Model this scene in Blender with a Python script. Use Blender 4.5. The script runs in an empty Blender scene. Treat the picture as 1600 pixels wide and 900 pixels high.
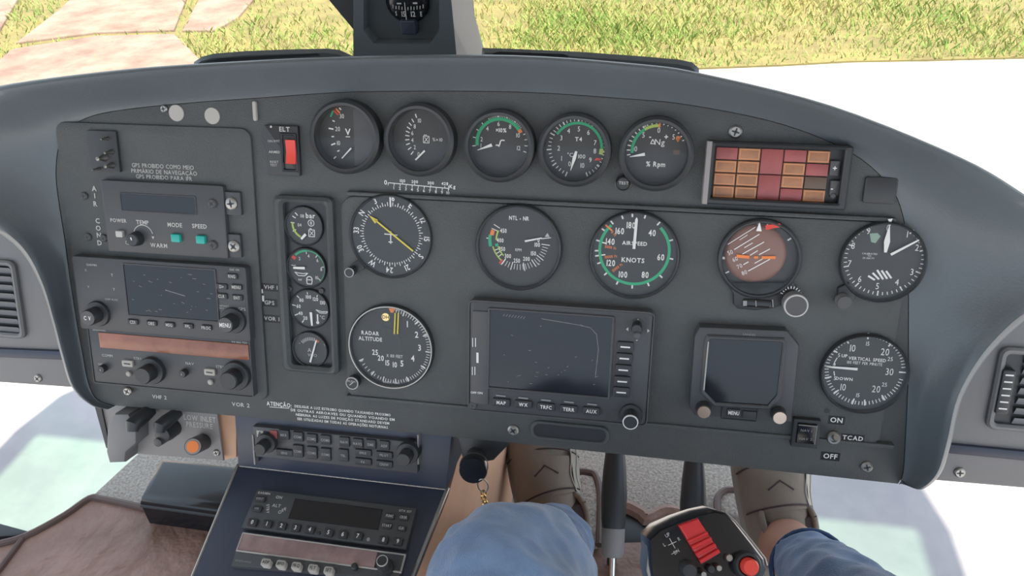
import bpy, bmesh, math, random
from math import sin, cos, tan, pi, radians, degrees, atan2, hypot
from mathutils import Vector, Matrix
import numpy as np
random.seed(7)
scene = bpy.context.scene
COL = scene.collection

# ------------------------------------------------------------------ camera
F, CX, CY = 1220.0, 800.0, 450.0            # focal length in pixels of the 1600x900 frame
ELEV = radians(20)                          # the instrument panel leans back by this much
U = Vector((1, 0, 0)); V = Vector((0, sin(ELEV), cos(ELEV))); N = Vector((0, -cos(ELEV), sin(ELEV)))
RPC = Matrix(((0.98532795, 0.02199598, -0.16924834),
              (-0.06546288, 0.96452158, -0.25575915),
              (0.15761801, 0.26308612, 0.95180999)))   # panel axes seen from the camera
MW = Matrix((U, V, N)).transposed()
CAMROT = MW @ RPC.transposed()
PO = Vector((0, 0, 1.32))                   # centre of the instrument panel above the ground
CAMPOS = PO + CAMROT @ Vector((0, 0, 0.715))
cd = bpy.data.cameras.new('camera'); cam = bpy.data.objects.new('camera', cd); COL.objects.link(cam)
cd.sensor_width = 36.0; cd.lens = F / 1600 * 36.0; cd.clip_start = 0.02; cd.clip_end = 500
cam.matrix_world = Matrix.Translation(CAMPOS) @ CAMROT.to_4x4()
scene.camera = cam
FLOOR = 0.70

# ------------------------------------------------------------------ light
w = bpy.data.worlds.new('sky'); scene.world = w; w.use_nodes = True
bg = w.node_tree.nodes['Background']
bg.inputs[0].default_value = (0.70, 0.84, 1.0, 1); bg.inputs[1].default_value = 1.25
SUN_DIR = Vector((0.19, -0.20, 0.96)).normalized()
sd = bpy.data.lights.new('sun', 'SUN'); sd.energy = 8.5; sd.angle = radians(0.8); sd.color = (1.0, 0.91, 0.78)
so = bpy.data.objects.new('sun', sd); COL.objects.link(so)
so.rotation_euler = SUN_DIR.to_track_quat('Z', 'Y').to_euler(); so.location = SUN_DIR * 20
vs = scene.view_settings
vs.view_transform = 'Standard'; vs.look = 'None'; vs.gamma = 1.0; vs.use_curve_mapping = False
vs.exposure = 0.5

# ------------------------------------------------------------------ materials
MATS = {}
def mat(name, col, rough=0.5, metal=0.0, bump=0.0, bscale=400.0, var=0.0, vscale=12.0, spec=0.5, col2=None, emit=0.0, coat=0.0, sheen=0.0, bdist=.002):
    m = bpy.data.materials.new(name); m.use_nodes = True; MATS[name] = m
    nt = m.node_tree; p = nt.nodes['Principled BSDF']
    p.inputs['Base Color'].default_value = (*col, 1); p.inputs['Roughness'].default_value = rough
    p.inputs['Metallic'].default_value = metal; p.inputs['Specular IOR Level'].default_value = spec
    p.inputs['Coat Weight'].default_value = coat
    p.inputs['Sheen Weight'].default_value = sheen
    if emit:
        p.inputs['Emission Color'].default_value = (*col, 1); p.inputs['Emission Strength'].default_value = emit
    tc = nt.nodes.new('ShaderNodeTexCoord')
    if bump:
        n = nt.nodes.new('ShaderNodeTexNoise'); n.inputs['Scale'].default_value = bscale; n.inputs['Detail'].default_value = 3
        b = nt.nodes.new('ShaderNodeBump'); b.inputs['Strength'].default_value = bump; b.inputs['Distance'].default_value = bdist
        nt.links.new(tc.outputs['Object'], n.inputs['Vector']); nt.links.new(n.outputs['Fac'], b.inputs['Height'])
        nt.links.new(b.outputs['Normal'], p.inputs['Normal'])
    if var or col2:
        n = nt.nodes.new('ShaderNodeTexNoise'); n.inputs['Scale'].default_value = vscale; n.inputs['Detail'].default_value = 6
        n.inputs['Roughness'].default_value = 0.65
        r = nt.nodes.new('ShaderNodeValToRGB')
        c2 = col2 or tuple(c * (1 + var) for c in col); c1 = col if col2 else tuple(c * (1 - var) for c in col)
        r.color_ramp.elements[0].color = (*c1, 1); r.color_ramp.elements[1].color = (*c2, 1)
        r.color_ramp.elements[0].position = 0.36; r.color_ramp.elements[1].position = 0.64
        nt.links.new(tc.outputs['Object'], n.inputs['Vector']); nt.links.new(n.outputs['Fac'], r.inputs['Fac'])
        nt.links.new(r.outputs['Color'], p.inputs['Base Color'])
    return m
def glass_mat(name, tint, refl=0.04, rough=0.03, vary=0.0):
    m = bpy.data.materials.new(name); m.use_nodes = True; MATS[name] = m
    nt = m.node_tree; nt.nodes.remove(nt.nodes['Principled BSDF'])
    out = nt.nodes['Material Output']
    t = nt.nodes.new('ShaderNodeBsdfTransparent'); t.inputs[0].default_value = (*tint, 1)
    g = nt.nodes.new('ShaderNodeBsdfGlossy'); g.inputs['Roughness'].default_value = rough
    mx = nt.nodes.new('ShaderNodeMixShader'); lw = nt.nodes.new('ShaderNodeLayerWeight'); lw.inputs['Blend'].default_value = .5
    pw_ = nt.nodes.new('ShaderNodeMath'); pw_.operation = 'POWER'; pw_.inputs[1].default_value = 4.0
    ma = nt.nodes.new('ShaderNodeMath'); ma.operation = 'MULTIPLY_ADD'; ma.inputs[1].default_value = .5; ma.inputs[2].default_value = refl
    nt.links.new(lw.outputs['Facing'], pw_.inputs[0]); nt.links.new(pw_.outputs[0], ma.inputs[0])
    nt.links.new(ma.outputs[0], mx.inputs[0]); nt.links.new(t.outputs[0], mx.inputs[1]); nt.links.new(g.outputs[0], mx.inputs[2])
    if vary:                               # dust and old wiping marks on the plexiglass
        tc = nt.nodes.new('ShaderNodeTexCoord'); n = nt.nodes.new('ShaderNodeTexNoise'); n.inputs['Scale'].default_value = 3.0
        n.inputs['Detail'].default_value = 4; n.inputs['Distortion'].default_value = 1.2
        r = nt.nodes.new('ShaderNodeValToRGB'); r.color_ramp.elements[0].position = .42; r.color_ramp.elements[1].position = .66
        r.color_ramp.elements[0].color = (*tint, 1); r.color_ramp.elements[1].color = (tint[0] * (1 - vary), tint[1], tint[2] * (1 - vary * .5), 1)
        nt.links.new(tc.outputs['Object'], n.inputs['Vector']); nt.links.new(n.outputs['Fac'], r.inputs['Fac'])
        nt.links.new(r.outputs[0], t.inputs[0])
    nt.links.new(mx.outputs[0], out.inputs['Surface'])
    return m
mat('panel', (.084, .092, .094), .55, bump=.35, bscale=900, var=.14, vscale=7)
mat('hood', (.112, .132, .146), .34, bump=.10, bscale=500, var=.08, vscale=4)
mat('black', (.034, .037, .041), .42)
mat('blackgloss', (.012, .013, .016), .18)
mat('dial', (.046, .049, .051), .55)
mat('unit', (.068, .072, .078), .45, bump=.12, bscale=1200)
mat('key', (.040, .042, .047), .5)
mat('screen', (.010, .011, .016), .12)
mat('white', (.82, .82, .80), .6)
mat('offwhite', (.55, .54, .52), .6)
mat('dimwhite', (.30, .31, .32), .6)
mat('grey', (.29, .275, .27), .5, bump=.1)
mat('midgrey', (.085, .085, .09), .5)
mat('sticker', (.46, .44, .41), .7)
mat('green', (.03, .42, .20), .55)
mat('palegreen', (.26, .38, .31), .6)
mat('labeltape', (.012, .012, .014), .5)
mat('teal', (.02, .42, .36), .4)
mat('yellow', (.75, .62, .06), .5)
mat('lime', (.45, .60, .12), .5)
mat('orange', (.85, .24, .06), .5)
mat('red', (.70, .06, .04), .5)
mat('redgloss', (.60, .025, .03), .25, coat=.4)
mat('redcap', (.80, .07, .05), .3)
mat('metal', (.38, .37, .35), .42, 1.0)
mat('chrome', (.75, .75, .75), .12, 1.0)
mat('brass', (.78, .58, .45), .3, 1.0)
mat('gold', (.85, .60, .25), .3, 1.0)
mat('lampred', (.34, .085, .085), .4, var=.12, vscale=60)
mat('lampamber', (.38, .175, .09), .4, var=.15, vscale=60)
mat('lampedge', (.58, .26, .12), .4)
mat('lampdark', (.13, .085, .06), .4)
mat('ball', (.26, .135, .105), .45)
mat('copperglass', (.30, .12, .08), .22, var=.3, vscale=14)
mat('mirrorglass', (.36, .24, .24), .2, var=.4, vscale=12)
mat('leather', (.24, .135, .10), .5, bump=1.0, bscale=28, col2=(.35, .21, .165), vscale=9, bdist=.008)
mat('tan', (.74, .44, .29), .5, var=.12, vscale=6)
mat('carpet', (.27, .23, .20), .95, bump=.9, bscale=260, col2=(.52, .47, .42), vscale=220)
mat('piping', (.12, .075, .065), .5)
mat('denim', (.075, .135, .26), .85, bump=.5, bscale=700, col2=(.13, .21, .36), vscale=14, sheen=.2)
mat('denimdark', (.03, .06, .14), .85, bump=.5, bscale=700, var=.25, vscale=20)
mat('shoe', (.21, .17, .135), .75, bump=.25, bscale=300, var=.14, vscale=10)
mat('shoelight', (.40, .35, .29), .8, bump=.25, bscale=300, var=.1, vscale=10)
mat('shoesole', (.30, .26, .22), .8, bump=.4, bscale=200)
mat('shoein', (.05, .03, .03), .8)
mat('skin', (.38, .19, .13), .55, var=.06)
mat('plastic', (.20, .20, .205), .5, bump=.08, bscale=600)
mat('louvre', (.17, .18, .195), .5)
mat('roof', (.30, .29, .28), .8)
mat('bluegrey', (.035, .045, .075), .35)
mat('concrete', (.42, .39, .38), .9, bump=.3, bscale=40, col2=(.58, .54, .51), vscale=1.5)
mat('slab', (.20, .125, .095), .9, bump=.8, bscale=60, col2=(.33, .235, .18), vscale=3.5)
mat('soil', (.16, .13, .05), .95, col2=(.24, .20, .07), vscale=4)
glass_mat('dialglass', (.97, .97, .97), .02, .04)
glass_mat('skylight', (.50, .66, .56), .03, .02)
glass_mat('kneesunpane', (.34, .36, .38), .03, .02)  # tint of the added skylight above the knee, dims its sun
glass_mat('plexi', (.93, .95, .95), .03, .02)
glass_mat('chinplexi', (.86, .84, .88), .03, .05, vary=.10)

# ------------------------------------------------------------------ pixel to place
def ray(px, py): return CAMROT @ Vector(((px - CX) / F, -(py - CY) / F, -1))
def hit(px, py, p, n):
    d = ray(px, py); t = (p - CAMPOS).dot(n) / d.dot(n)
    return CAMPOS + d * t
def at_z(px, py, z): return hit(px, py, Vector((0, 0, z)), Vector((0, 0, 1)))
def at_y(px, py, y): return hit(px, py, Vector((0, y, 0)), Vector((0, 1, 0)))
def at_x(px, py, x): return hit(px, py, Vector((x, 0, 0)), Vector((1, 0, 0)))
def at_d(px, py, d): return CAMPOS + ray(px, py) * d
def pp(px, py, h=0.0):
    q = hit(px, py, PO + N * h, N) - PO
    return Vector((q.dot(U), q.dot(V)))
def pw(u, v, h): return PO + U * u + V * v + N * h
PANELROLL = 2.5

# ------------------------------------------------------------------ lettering
CHARS = "ABCDEFGHIJKLMNOPQRSTUVWXYZabcdefghijklmnopqrstuvwxyz0123456789%°+-×.,:/>()ÇÃÁÕ"
GLYPH = {}
def load_glyphs():
    obs = []
    for bold in (0, 1):
        for ch in CHARS:
            c = bpy.data.curves.new('glyph', 'FONT'); c.body = ch; c.size = 1; c.resolution_u = 2
            c.offset = 0.022 if bold else 0.0
            o = bpy.data.objects.new('glyph', c); COL.objects.link(o); obs.append((bold, ch, o, c))
    bpy.context.view_layer.update()
    dg = bpy.context.evaluated_depsgraph_get(); H = None
    for bold, ch, o, c in obs:
        me = bpy.data.meshes.new_from_object(o.evaluated_get(dg))
        vs = [(v.co.x, v.co.y) for v in me.vertices]; fs = [tuple(p.vertices) for p in me.polygons]
        bpy.data.meshes.remove(me)
        if ch == 'H' and H is None: H = max(v[1] for v in vs)
        GLYPH[bold, ch] = (vs, fs)
    for bold, ch, o, c in obs:
        bpy.data.objects.remove(o); bpy.data.curves.remove(c)
    for k, (vs, fs) in list(GLYPH.items()):
        if not vs: GLYPH[k] = ([], [], .5); continue
        x0 = min(v[0] for v in vs); x1 = max(v[0] for v in vs)
        GLYPH[k] = ([((x - x0) / H, y / H) for x, y in vs], fs, (x1 - x0) / H)
load_glyphs()

# ------------------------------------------------------------------ mesh builder
def offset(pts, d):
    """inset (d>0) a ccw outline"""
    n = len(pts); out = []
    for i in range(n):
        a, b, c = Vector(pts[i - 1]), Vector(pts[i]), Vector(pts[(i + 1) % n])
        e1 = (b - a); e2 = (c - b)
        if e1.length < 1e-9 or e2.length < 1e-9: out.append(b.copy()); continue
        e1.normalize(); e2.normalize()
        n1 = Vector((-e1.y, e1.x)); n2 = Vector((-e2.y, e2.x)); m = n1 + n2
        k = m.length_squared
        out.append(b + m * (2 * d / max(k, .6)) if k > 1e-6 else b + n1 * d)
    return out
def rr(x0, y0, x1, y1, r, n=4):
    r = min(r, abs(x1 - x0) / 2 * .999, abs(y1 - y0) / 2 * .999); P = []
    for cx, cy, a in ((x1 - r, y1 - r, 0), (x0 + r, y1 - r, 90), (x0 + r, y0 + r, 180), (x1 - r, y0 + r, 270)):
        for i in range(n + 1):
            t = radians(a + 90 * i / n); P.append(Vector((cx + r * cos(t), cy + r * sin(t))))
    return P
def ccw(pts):
    a = sum(pts[i - 1][0] * pts[i][1] - pts[i][0] * pts[i - 1][1] for i in range(len(pts)))
    return [Vector(p) for p in (pts if a > 0 else pts[::-1])]
def crom(P, n, closed=True):
    out = []; m = len(P); P = [Vector(p) for p in P]
    for i in range(m if closed else m - 1):
        g = (lambda k: P[k % m]) if closed else (lambda k: P[min(max(k, 0), m - 1)])
        p0, p1, p2, p3 = g(i - 1), g(i), g(i + 1), g(i + 2)
        for j in range(n):
            t = j / n
            out.append(.5 * ((2 * p1) + (p2 - p0) * t + (2 * p0 - 5 * p1 + 4 * p2 - p3) * t * t + (3 * p1 - p0 - 3 * p2 + p3) * t ** 3))
    if not closed: out.append(P[-1].copy())
    return out
class MB:
    def __init__(s): s.v = []; s.f = []
    def add(s, vs, fs):
        o = len(s.v); s.v += [tuple(v) for v in vs]; s.f += [tuple(i + o for i in f) for f in fs]; return s
    def poly(s, pts, z=None):
        P = [tuple(p) if z is None else (p[0], p[1], z) for p in pts]
        return s.add(P, [tuple(range(len(P)))])
    def loft(s, loops, cap0=False, cap1=False, closed=True):
        n = len(loops[0]); vs = [p for L in loops for p in L]; fs = []
        for k in range(len(loops) - 1):
            for i in range(n if closed else n - 1):
                j = (i + 1) % n; fs.append((k * n + i, k * n + j, (k + 1) * n + j, (k + 1) * n + i))
        if cap0: fs.append(tuple(range(n))[::-1])
        if cap1: fs.append(tuple((len(loops) - 1) * n + i for i in range(n)))
        return s.add(vs, fs)
    def prism(s, pts, z0, z1, b=0.0):
        P = ccw(pts); L = [[(p.x, p.y, z0) for p in P]]
        if b:
            L.append([(p.x, p.y, z1 - b) for p in P]); L.append([(p.x, p.y, z1 - b * .3) for p in offset(P, b * .3)])
            L.append([(p.x, p.y, z1) for p in offset(P, b)])
        else: L.append([(p.x, p.y, z1) for p in P])
        return s.loft(L, True, True)
    def box(s, x0, x1, y0, y1, z0, z1, b=0.0): return s.prism([(x0, y0), (x1, y0), (x1, y1), (x0, y1)], z0, z1, b)
    def rbox(s, x0, x1, y0, y1, z0, z1, r, b=0.0): return s.prism(rr(x0, y0, x1, y1, r), z0, z1, b)
    def frame(s, outer, inner, z0, z1, zi, b=0.0):
        O = ccw(outer); I = ccw(inner)
        Oi = offset(O, b) if b else O; Io = offset(I, -b) if b else I
        L = [[(p.x, p.y, z0) for p in O], [(p.x, p.y, z1 - b) for p in O]]
        if b: L.append([(p.x, p.y, z1) for p in Oi]); L.append([(p.x, p.y, z1) for p in Io])
        L.append([(p.x, p.y, z1 - b) for p in I]); L.append([(p.x, p.y, zi) for p in I])
        return s.loft(L)
    def lathe(s, prof, x=0, y=0, n=40, cap0=False, cap1=False):
        return s.loft([[(x + r * cos(2 * pi * i / n), y + r * sin(2 * pi * i / n), z) for i in range(n)] for r, z in prof], cap0, cap1)
    def cyl(s, x, y, r, z0, z1, n=24, b=0.0):
        pr = [(r, z0), (r, z1 - b), (r - b, z1)] if b else [(r, z0), (r, z1)]
        return s.lathe(pr, x, y, n, True, True)
    def disc(s, x, y, r, z, n=40): return s.poly([(x + r * cos(2 * pi * i / n), y + r * sin(2 * pi * i / n)) for i in range(n)], z)
    def line(s, p, q, wd, z):
        p = Vector(p[:2]); q = Vector(q[:2]); d = (q - p); d.normalize(); k = Vector((-d.y, d.x)) * wd / 2
        return s.poly([p - k, q - k, q + k, p + k], z)
    def arc(s, x, y, r0, r1, a0, a1, z, n=None):
        """angles clockwise from up, as on a dial"""
        n = n or max(3, int(abs(a1 - a0) / 4)); vs = []; fs = []
        for i in range(n + 1):
            t = radians(90 - (a0 + (a1 - a0) * i / n)); vs += [(x + r0 * cos(t), y + r0 * sin(t), z), (x + r1 * cos(t), y + r1 * sin(t), z)]
        for i in range(n): fs.append((2 * i, 2 * i + 2, 2 * i + 3, 2 * i + 1))
        return s.add(vs, fs)
    def tick(s, x, y, a, r0, r1, wd, z):
        t = radians(90 - a); c, d = cos(t), sin(t)
        return s.line((x + r0 * c, y + r0 * d), (x + r1 * c, y + r1 * d), wd, z)
    def text(s, txt, x, y, h, z, ang=0.0, sx=1.0, al='C', bold=0, gap=.16):
        W = []; tot = 0
        for ch in txt:
            a = .42 if ch == ' ' else GLYPH[bold, ch][2]
            W.append(a); tot += a + gap
        tot -= gap; cur = {'C': -tot / 2, 'L': 0, 'R': -tot}[al]; c, d = cos(radians(ang)), sin(radians(ang))
        for ch, a in zip(txt, W):
            if ch != ' ':
                vs, fs, _ = GLYPH[bold, ch]; out = []
                for gx, gy in vs:
                    lx = (cur + gx) * h * sx; ly = (gy - .5) * h
                    out.append((x + lx * c - ly * d, y + lx * d + ly * c, z))
                s.add(out, fs)
            cur += a + gap
        return s
    def tube(s, pts, r, n=10, cap=True):
        P = [Vector(p) for p in pts]; m = len(P); R = r if isinstance(r, (list, tuple)) else [r] * m; loops = []; up = None
        for i in range(m):
            t = (P[min(i + 1, m - 1)] - P[max(i - 1, 0)]).normalized()
            if up is None: up = Vector((0, 0, 1)) if abs(t.z) < .9 else Vector((0, 1, 0))
            a = t.cross(up).normalized(); b = a.cross(t).normalized(); up = b
            rx, ry = R[i] if isinstance(R[i], (tuple, list)) else (R[i], R[i])
            loops.append([P[i] + a * rx * cos(2 * pi * k / n) + b * ry * sin(2 * pi * k / n) for k in range(n)])
        return s.loft(loops, cap, cap)
    def xform(s, M): s.v = [tuple(M @ Vector(v)) for v in s.v]; return s
    def build(s, name, m, parent=None, smooth=35, label=None, kind=None):
        me = bpy.data.meshes.new(name); me.from_pydata(s.v, [], s.f); me.update()
        bm = bmesh.new(); bm.from_mesh(me)
        big = [f for f in bm.faces if len(f.verts) > 4]
        if big: bmesh.ops.triangulate(bm, faces=big)
        if smooth is not None and len(bm.faces) > 0 and name not in FLAT: bmesh.ops.recalc_face_normals(bm, faces=bm.faces)
        bm.to_mesh(me); bm.free()
        if smooth:
            me.polygons.foreach_set('use_smooth', [True] * len(me.polygons)); me.set_sharp_from_angle(angle=radians(smooth))
        me.materials.append(MATS[m])
        o = bpy.data.objects.new(name, me); COL.objects.link(o)
        if parent is not None: o.parent = parent
        if label: o['label'] = label
        if kind: o['kind'] = kind
        return o
FLAT = {'markings', 'lettering', 'green_arc', 'yellow_arc', 'red_mark', 'dial_face', 'symbol', 'orange_marks'}
def tag(o, label, cat, group=None):
    o['label'] = label; o['category'] = cat
    if group: o['group'] = group
    return o
def thing(name, label, cat, loc=(0, 0, 0), group=None, M=None):
    o = bpy.data.objects.new(name, None); COL.objects.link(o); o.empty_display_size = .01
    if M is not None: o.matrix_world = M
    else: o.location = loc
    return tag(o, label, cat, group)
def frame_matrix(p, x, y, z):
    M = Matrix((x, y, z)).transposed().to_4x4(); M.translation = p; return M
class Plane:
    def __init__(s, o, x, y, z): s.o, s.x, s.y, s.z = o, x, y, z
    def loc(s, px, py, h=0.0):
        q = hit(px, py, s.o + s.z * h, s.z) - s.o
        return Vector((q.dot(s.x), q.dot(s.y)))
    def world(s, u, v, h=0.0): return s.o + s.x * u + s.y * v + s.z * h
PANEL = Plane(PO, U, V, N)
class PT:
    """a thing mounted on a flat face, its local frame x right, y up, z off the face"""
    def __init__(t, name, label, cat, px, py, h=0.0, group=None, pl=PANEL):
        t.h = h; t.pl = pl; t.c = pl.loc(px, py, h); t.px, t.py = px, py
        t.o = thing(name, label, cat, M=frame_matrix(pl.world(t.c.x, t.c.y, h), pl.x, pl.y, pl.z), group=group)
        a = pl.loc(px + 10, py, h) - pl.loc(px - 10, py, h); b = pl.loc(px, py + 10, h) - pl.loc(px, py - 10, h)
        t.s = (a.length + (b.length if pl is PANEL else a.length)) / 40
    def L(t, px, py, z=0.0): return t.pl.loc(px, py, t.h + z) - t.c
    def rect(t, x0, y0, x1, y1, z=0.0):
        """axis-aligned local rectangle through a pixel box's mid-edges"""
        xm, ym = (x0 + x1) / 2, (y0 + y1) / 2
        return (t.L(x0, ym, z).x, t.L(xm, y1, z).y, t.L(x1, ym, z).x, t.L(xm, y0, z).y)
    def rbox(t, mb, x0, y0, x1, y1, z0, z1, r=0.001, b=0.0):
        a = t.rect(x0, y0, x1, y1, z1); mb.prism(rr(a[0], a[1], a[2], a[3], r), z0, z1, b); return mb
    def text(t, mb, s, px, py, hpx, z, **k):
        q = t.L(px, py, z); mb.text(s, q.x, q.y, hpx * t.s, z, **k); return mb
    def line(t, mb, a, b, wpx, z):
        mb.line(t.L(*a, z), t.L(*b, z), wpx * t.s, z); return mb
    def part(t, name, m, mb, label=None, parent=None, smooth=35): return mb.build(name, m, parent or t.o, smooth, label)
def screw(parent, t, px, py, rpx, z, name='screw', m='metal'):
    q = t.L(px, py, z); r = rpx * t.s
    o = MB().lathe([(r, 0), (r, .0012), (r * .75, .0022), (r * .3, .0022), (r * .28, .0012)], n=20, cap1=True)
    ob = o.build(name, m, parent); ob.location = (q.x, q.y, z)
    k = MB().box(-r * .6, r * .6, -r * .12, r * .12, .0018, .0024).box(-r * .12, r * .12, -r * .6, r * .6, .0018, .0024)
    ob2 = k.build('slot', 'black', ob); ob2.rotation_euler.z = random.random() * 2
    return ob
# ================================================================== outside ground
def struct(o): o['kind'] = 'structure'; return o
g = MB().prism([(-30, -20), (30, -20), (30, 45), (-30, 45)], -.2, 0.0).build('ground', 'concrete', None, None); struct(g)
g['label'] = 'pale sunlit concrete apron under and around the helicopter'
SLABS = [[(-260, -60), (62, -60), (-10, 62), (-260, 200)],
         [(24, 66), (95, 12), (165, -60), (306, -40), (272, 46), (150, 50)],
         [(-90, 165), (18, 76), (150, 55), (272, 52), (322, 100), (330, 170), (-90, 240)],
         [(284, 47), (330, -40), (430, -40), (372, 26), (336, 47)]]
SLABW = []
for q in SLABS:
    P = ccw([at_z(x, y, .03).to_2d() for x, y in q]); SLABW.append(P)
    MB().prism(P, 0.0, .03, .012).build('slab', 'slab', g, label='reddish stained concrete slab')
def inside(p, P):
    r = False; j = len(P) - 1
    for i in range(len(P)):
        if (P[i].y > p[1]) != (P[j].y > p[1]) and p[0] < (P[j].x - P[i].x) * (p[1] - P[i].y) / (P[j].y - P[i].y) + P[i].x: r = not r
        j = i
    return r
# the grass begins beyond this edge of the apron
e0 = at_z(1090, 109, 0); e1 = at_z(1600, 92, 0); ed = (e1 - e0).normalized(); en = Vector((-ed.y, ed.x, 0))
gl = at_z(330, 120, 0); gl2 = at_z(560, 60, 0)
edge_pts = [e1 + ed * 14, e1, at_z(1450, 96, 0), at_z(1330, 98, 0), at_z(1220, 104, 0), e0, at_z(700, 110, 0), at_z(330, 118, 0), at_z(-40, 150, 0), at_z(-300, 200, 0) - ed * 9]
soilP = ccw([p.to_2d() for p in edge_pts] + [Vector((-24, 30)), Vector((24, 30))])
MB().prism(soilP, 0.0, .012).build('verge', 'soil', g, None, label='dry earth and thatch under the grass')
def grass():
    rng = np.random.default_rng(3); P = []
    while len(P) < 70000:
        y = 4.2 + 7.5 * rng.random() ** 1.6; x = (rng.random() - .5) * (9 + 1.2 * y) + .3
        if not inside((x, y), soilP): continue
        if any(inside((x, y), Q) for Q in SLABW) and rng.random() > .004: continue
        d = .5 + .5 * sin(x * 1.7 + 1.3 * sin(y * 2.1)) * cos(y * 1.9 + .7 * x)
        if x < -.9 and rng.random() > .42: continue
        if rng.random() < .25 + .75 * d: P.append((x, y, d))
    P = np.array(P); n = len(P); ang = rng.random(n) * 2 * pi; h = (.03 + .045 * rng.random(n)) * (.6 + .6 * P[:, 2]); wd = .0025 + .003 * rng.random(n)
    la = rng.random(n) * 2 * pi; lean = h * (.3 + .7 * rng.random(n)); v = np.zeros((n, 4, 3)); z0 = .008
    c, s_ = np.cos(ang) * wd, np.sin(ang) * wd; mx = np.cos(la) * lean; my = np.sin(la) * lean
    v[:, 0] = np.stack([P[:, 0] - c, P[:, 1] - s_, np.full(n, z0)], 1); v[:, 1] = np.stack([P[:, 0] + c, P[:, 1] + s_, np.full(n, z0)], 1)
    v[:, 2] = np.stack([P[:, 0] + mx * .45 + c * .7, P[:, 1] + my * .45 + s_ * .7, z0 + h * .65], 1)
    v[:, 3] = np.stack([P[:, 0] + mx, P[:, 1] + my, z0 + h], 1)
    i = np.arange(n) * 4; F3 = np.concatenate([np.stack([i, i + 1, i + 2], 1), np.stack([i, i + 2, i + 3], 1)])
    me = bpy.data.meshes.new('grass'); me.vertices.add(n * 4); me.vertices.foreach_set('co', v.reshape(-1))
    me.loops.add(len(F3) * 3); me.loops.foreach_set('vertex_index', F3.reshape(-1).astype(np.int32))
    me.polygons.add(len(F3)); me.polygons.foreach_set('loop_start', np.arange(len(F3), dtype=np.int32) * 3)
    me.polygons.foreach_set('loop_total', np.full(len(F3), 3, np.int32)); me.update(); me.validate()
    m = bpy.data.materials.new('grassblade'); m.use_nodes = True; nt = m.node_tree; p = nt.nodes['Principled BSDF']; p.inputs['Roughness'].default_value = .6
    geo = nt.nodes.new('ShaderNodeNewGeometry'); r = nt.nodes.new('ShaderNodeValToRGB'); tc = nt.nodes.new('ShaderNodeTexCoord')
    n1 = nt.nodes.new('ShaderNodeTexNoise'); n1.inputs['Scale'].default_value = 1.3; n1.inputs['Detail'].default_value = 5
    mm = nt.nodes.new('ShaderNodeMath'); mm.operation = 'MULTIPLY_ADD'; mm.inputs[1].default_value = .45
    nt.links.new(tc.outputs['Object'], n1.inputs['Vector']); nt.links.new(geo.outputs['Random Per Island'], mm.inputs[0]); nt.links.new(n1.outputs['Fac'], mm.inputs[2])
    e = r.color_ramp.elements; e[0].position = .42; e[0].color = (.50, .40, .16, 1); e[1].position = .98; e[1].color = (.17, .29, .05, 1)
    k = e.new(.68); k.color = (.32, .36, .10, 1)
    nt.links.new(mm.outputs[0], r.inputs[0]); nt.links.new(r.outputs[0], p.inputs['Base Color'])
    me.materials.append(m); o = bpy.data.objects.new('grass', me); COL.objects.link(o); o['kind'] = 'stuff'
    tag(o, 'sunlit yellow green grass growing beyond the concrete apron', 'grass')
grass()

# ================================================================== cabin shell
def roof_with_skylights():  # unseen roof, outline widened and stretched forward to cast the ground shadow
    bm = bmesh.new(); z0, z1 = 2.10, 2.14
    xs = [-1.38, -1.30, -.92, -.30, -.14, .14, .30, .92, 1.30, 1.38]; ys = [-2.4, -.78, -.30, .10, .45]; v = {}
    fr = [(1.34, .62), (1.20, .80), (.95, .96), (.5, 1.08), (-.5, 1.08), (-.95, .96), (-1.20, .80), (-1.34, .62)]
    for z in (z0, z1):
        for i, x in enumerate(xs):
            for j, y in enumerate(ys): v[i, j, z] = bm.verts.new((x, y, z))
        for k, p in enumerate(fr): v['f', k, z] = bm.verts.new((*p, z))
    hole = {(1, 3), (7, 3), (5, 1)}; nx = len(xs) - 1; ny = len(ys) - 1  # inner opening is added so that sun reaches the knee
    for i in range(nx):
        for j in range(ny):
            if (i, j) in hole:
                q = [(i, j), (i + 1, j), (i + 1, j + 1), (i, j + 1)]
                for a, c in zip(q, q[1:] + q[:1]): bm.faces.new([v[a[0], a[1], z0], v[c[0], c[1], z0], v[c[0], c[1], z1], v[a[0], a[1], z1]])
                continue
            for z in (z0, z1): bm.faces.new([v[i, j, z], v[i + 1, j, z], v[i + 1, j + 1, z], v[i, j + 1, z]])
    for z in (z0, z1): bm.faces.new([v[i, ny, z] for i in range(nx + 1)] + [v['f', k, z] for k in range(len(fr))])
    ring = [(i, 0) for i in range(nx + 1)] + [(nx, j) for j in range(1, ny + 1)] + [('f', k) for k in range(len(fr))] + [(0, j) for j in range(ny, 0, -1)]
    for a, c in zip(ring, ring[1:] + ring[:1]): bm.faces.new([v[(*a, z0)], v[(*c, z0)], v[(*c, z1)], v[(*a, z1)]])
    bmesh.ops.recalc_face_normals(bm, faces=bm.faces)
    me = bpy.data.meshes.new('ceiling'); bm.to_mesh(me); bm.free(); me.materials.append(MATS['roof'])
    o = bpy.data.objects.new('ceiling', me); COL.objects.link(o); struct(o)['label'] = 'unseen grey cabin roof with tinted skylights, shaped to cast the ground shadow'
    for n, (i, j) in enumerate(sorted(hole)):
        s_ = struct(MB().box(xs[i], xs[i + 1], ys[j], ys[j + 1], 2.112, 2.116).build('window_%d' % (5 + n), 'kneesunpane' if (i, j) == (5, 1) else 'skylight', None, None)); s_['label'] = 'skylight in the cabin roof, placed for the sun it lets in'
roof_with_skylights()
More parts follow.
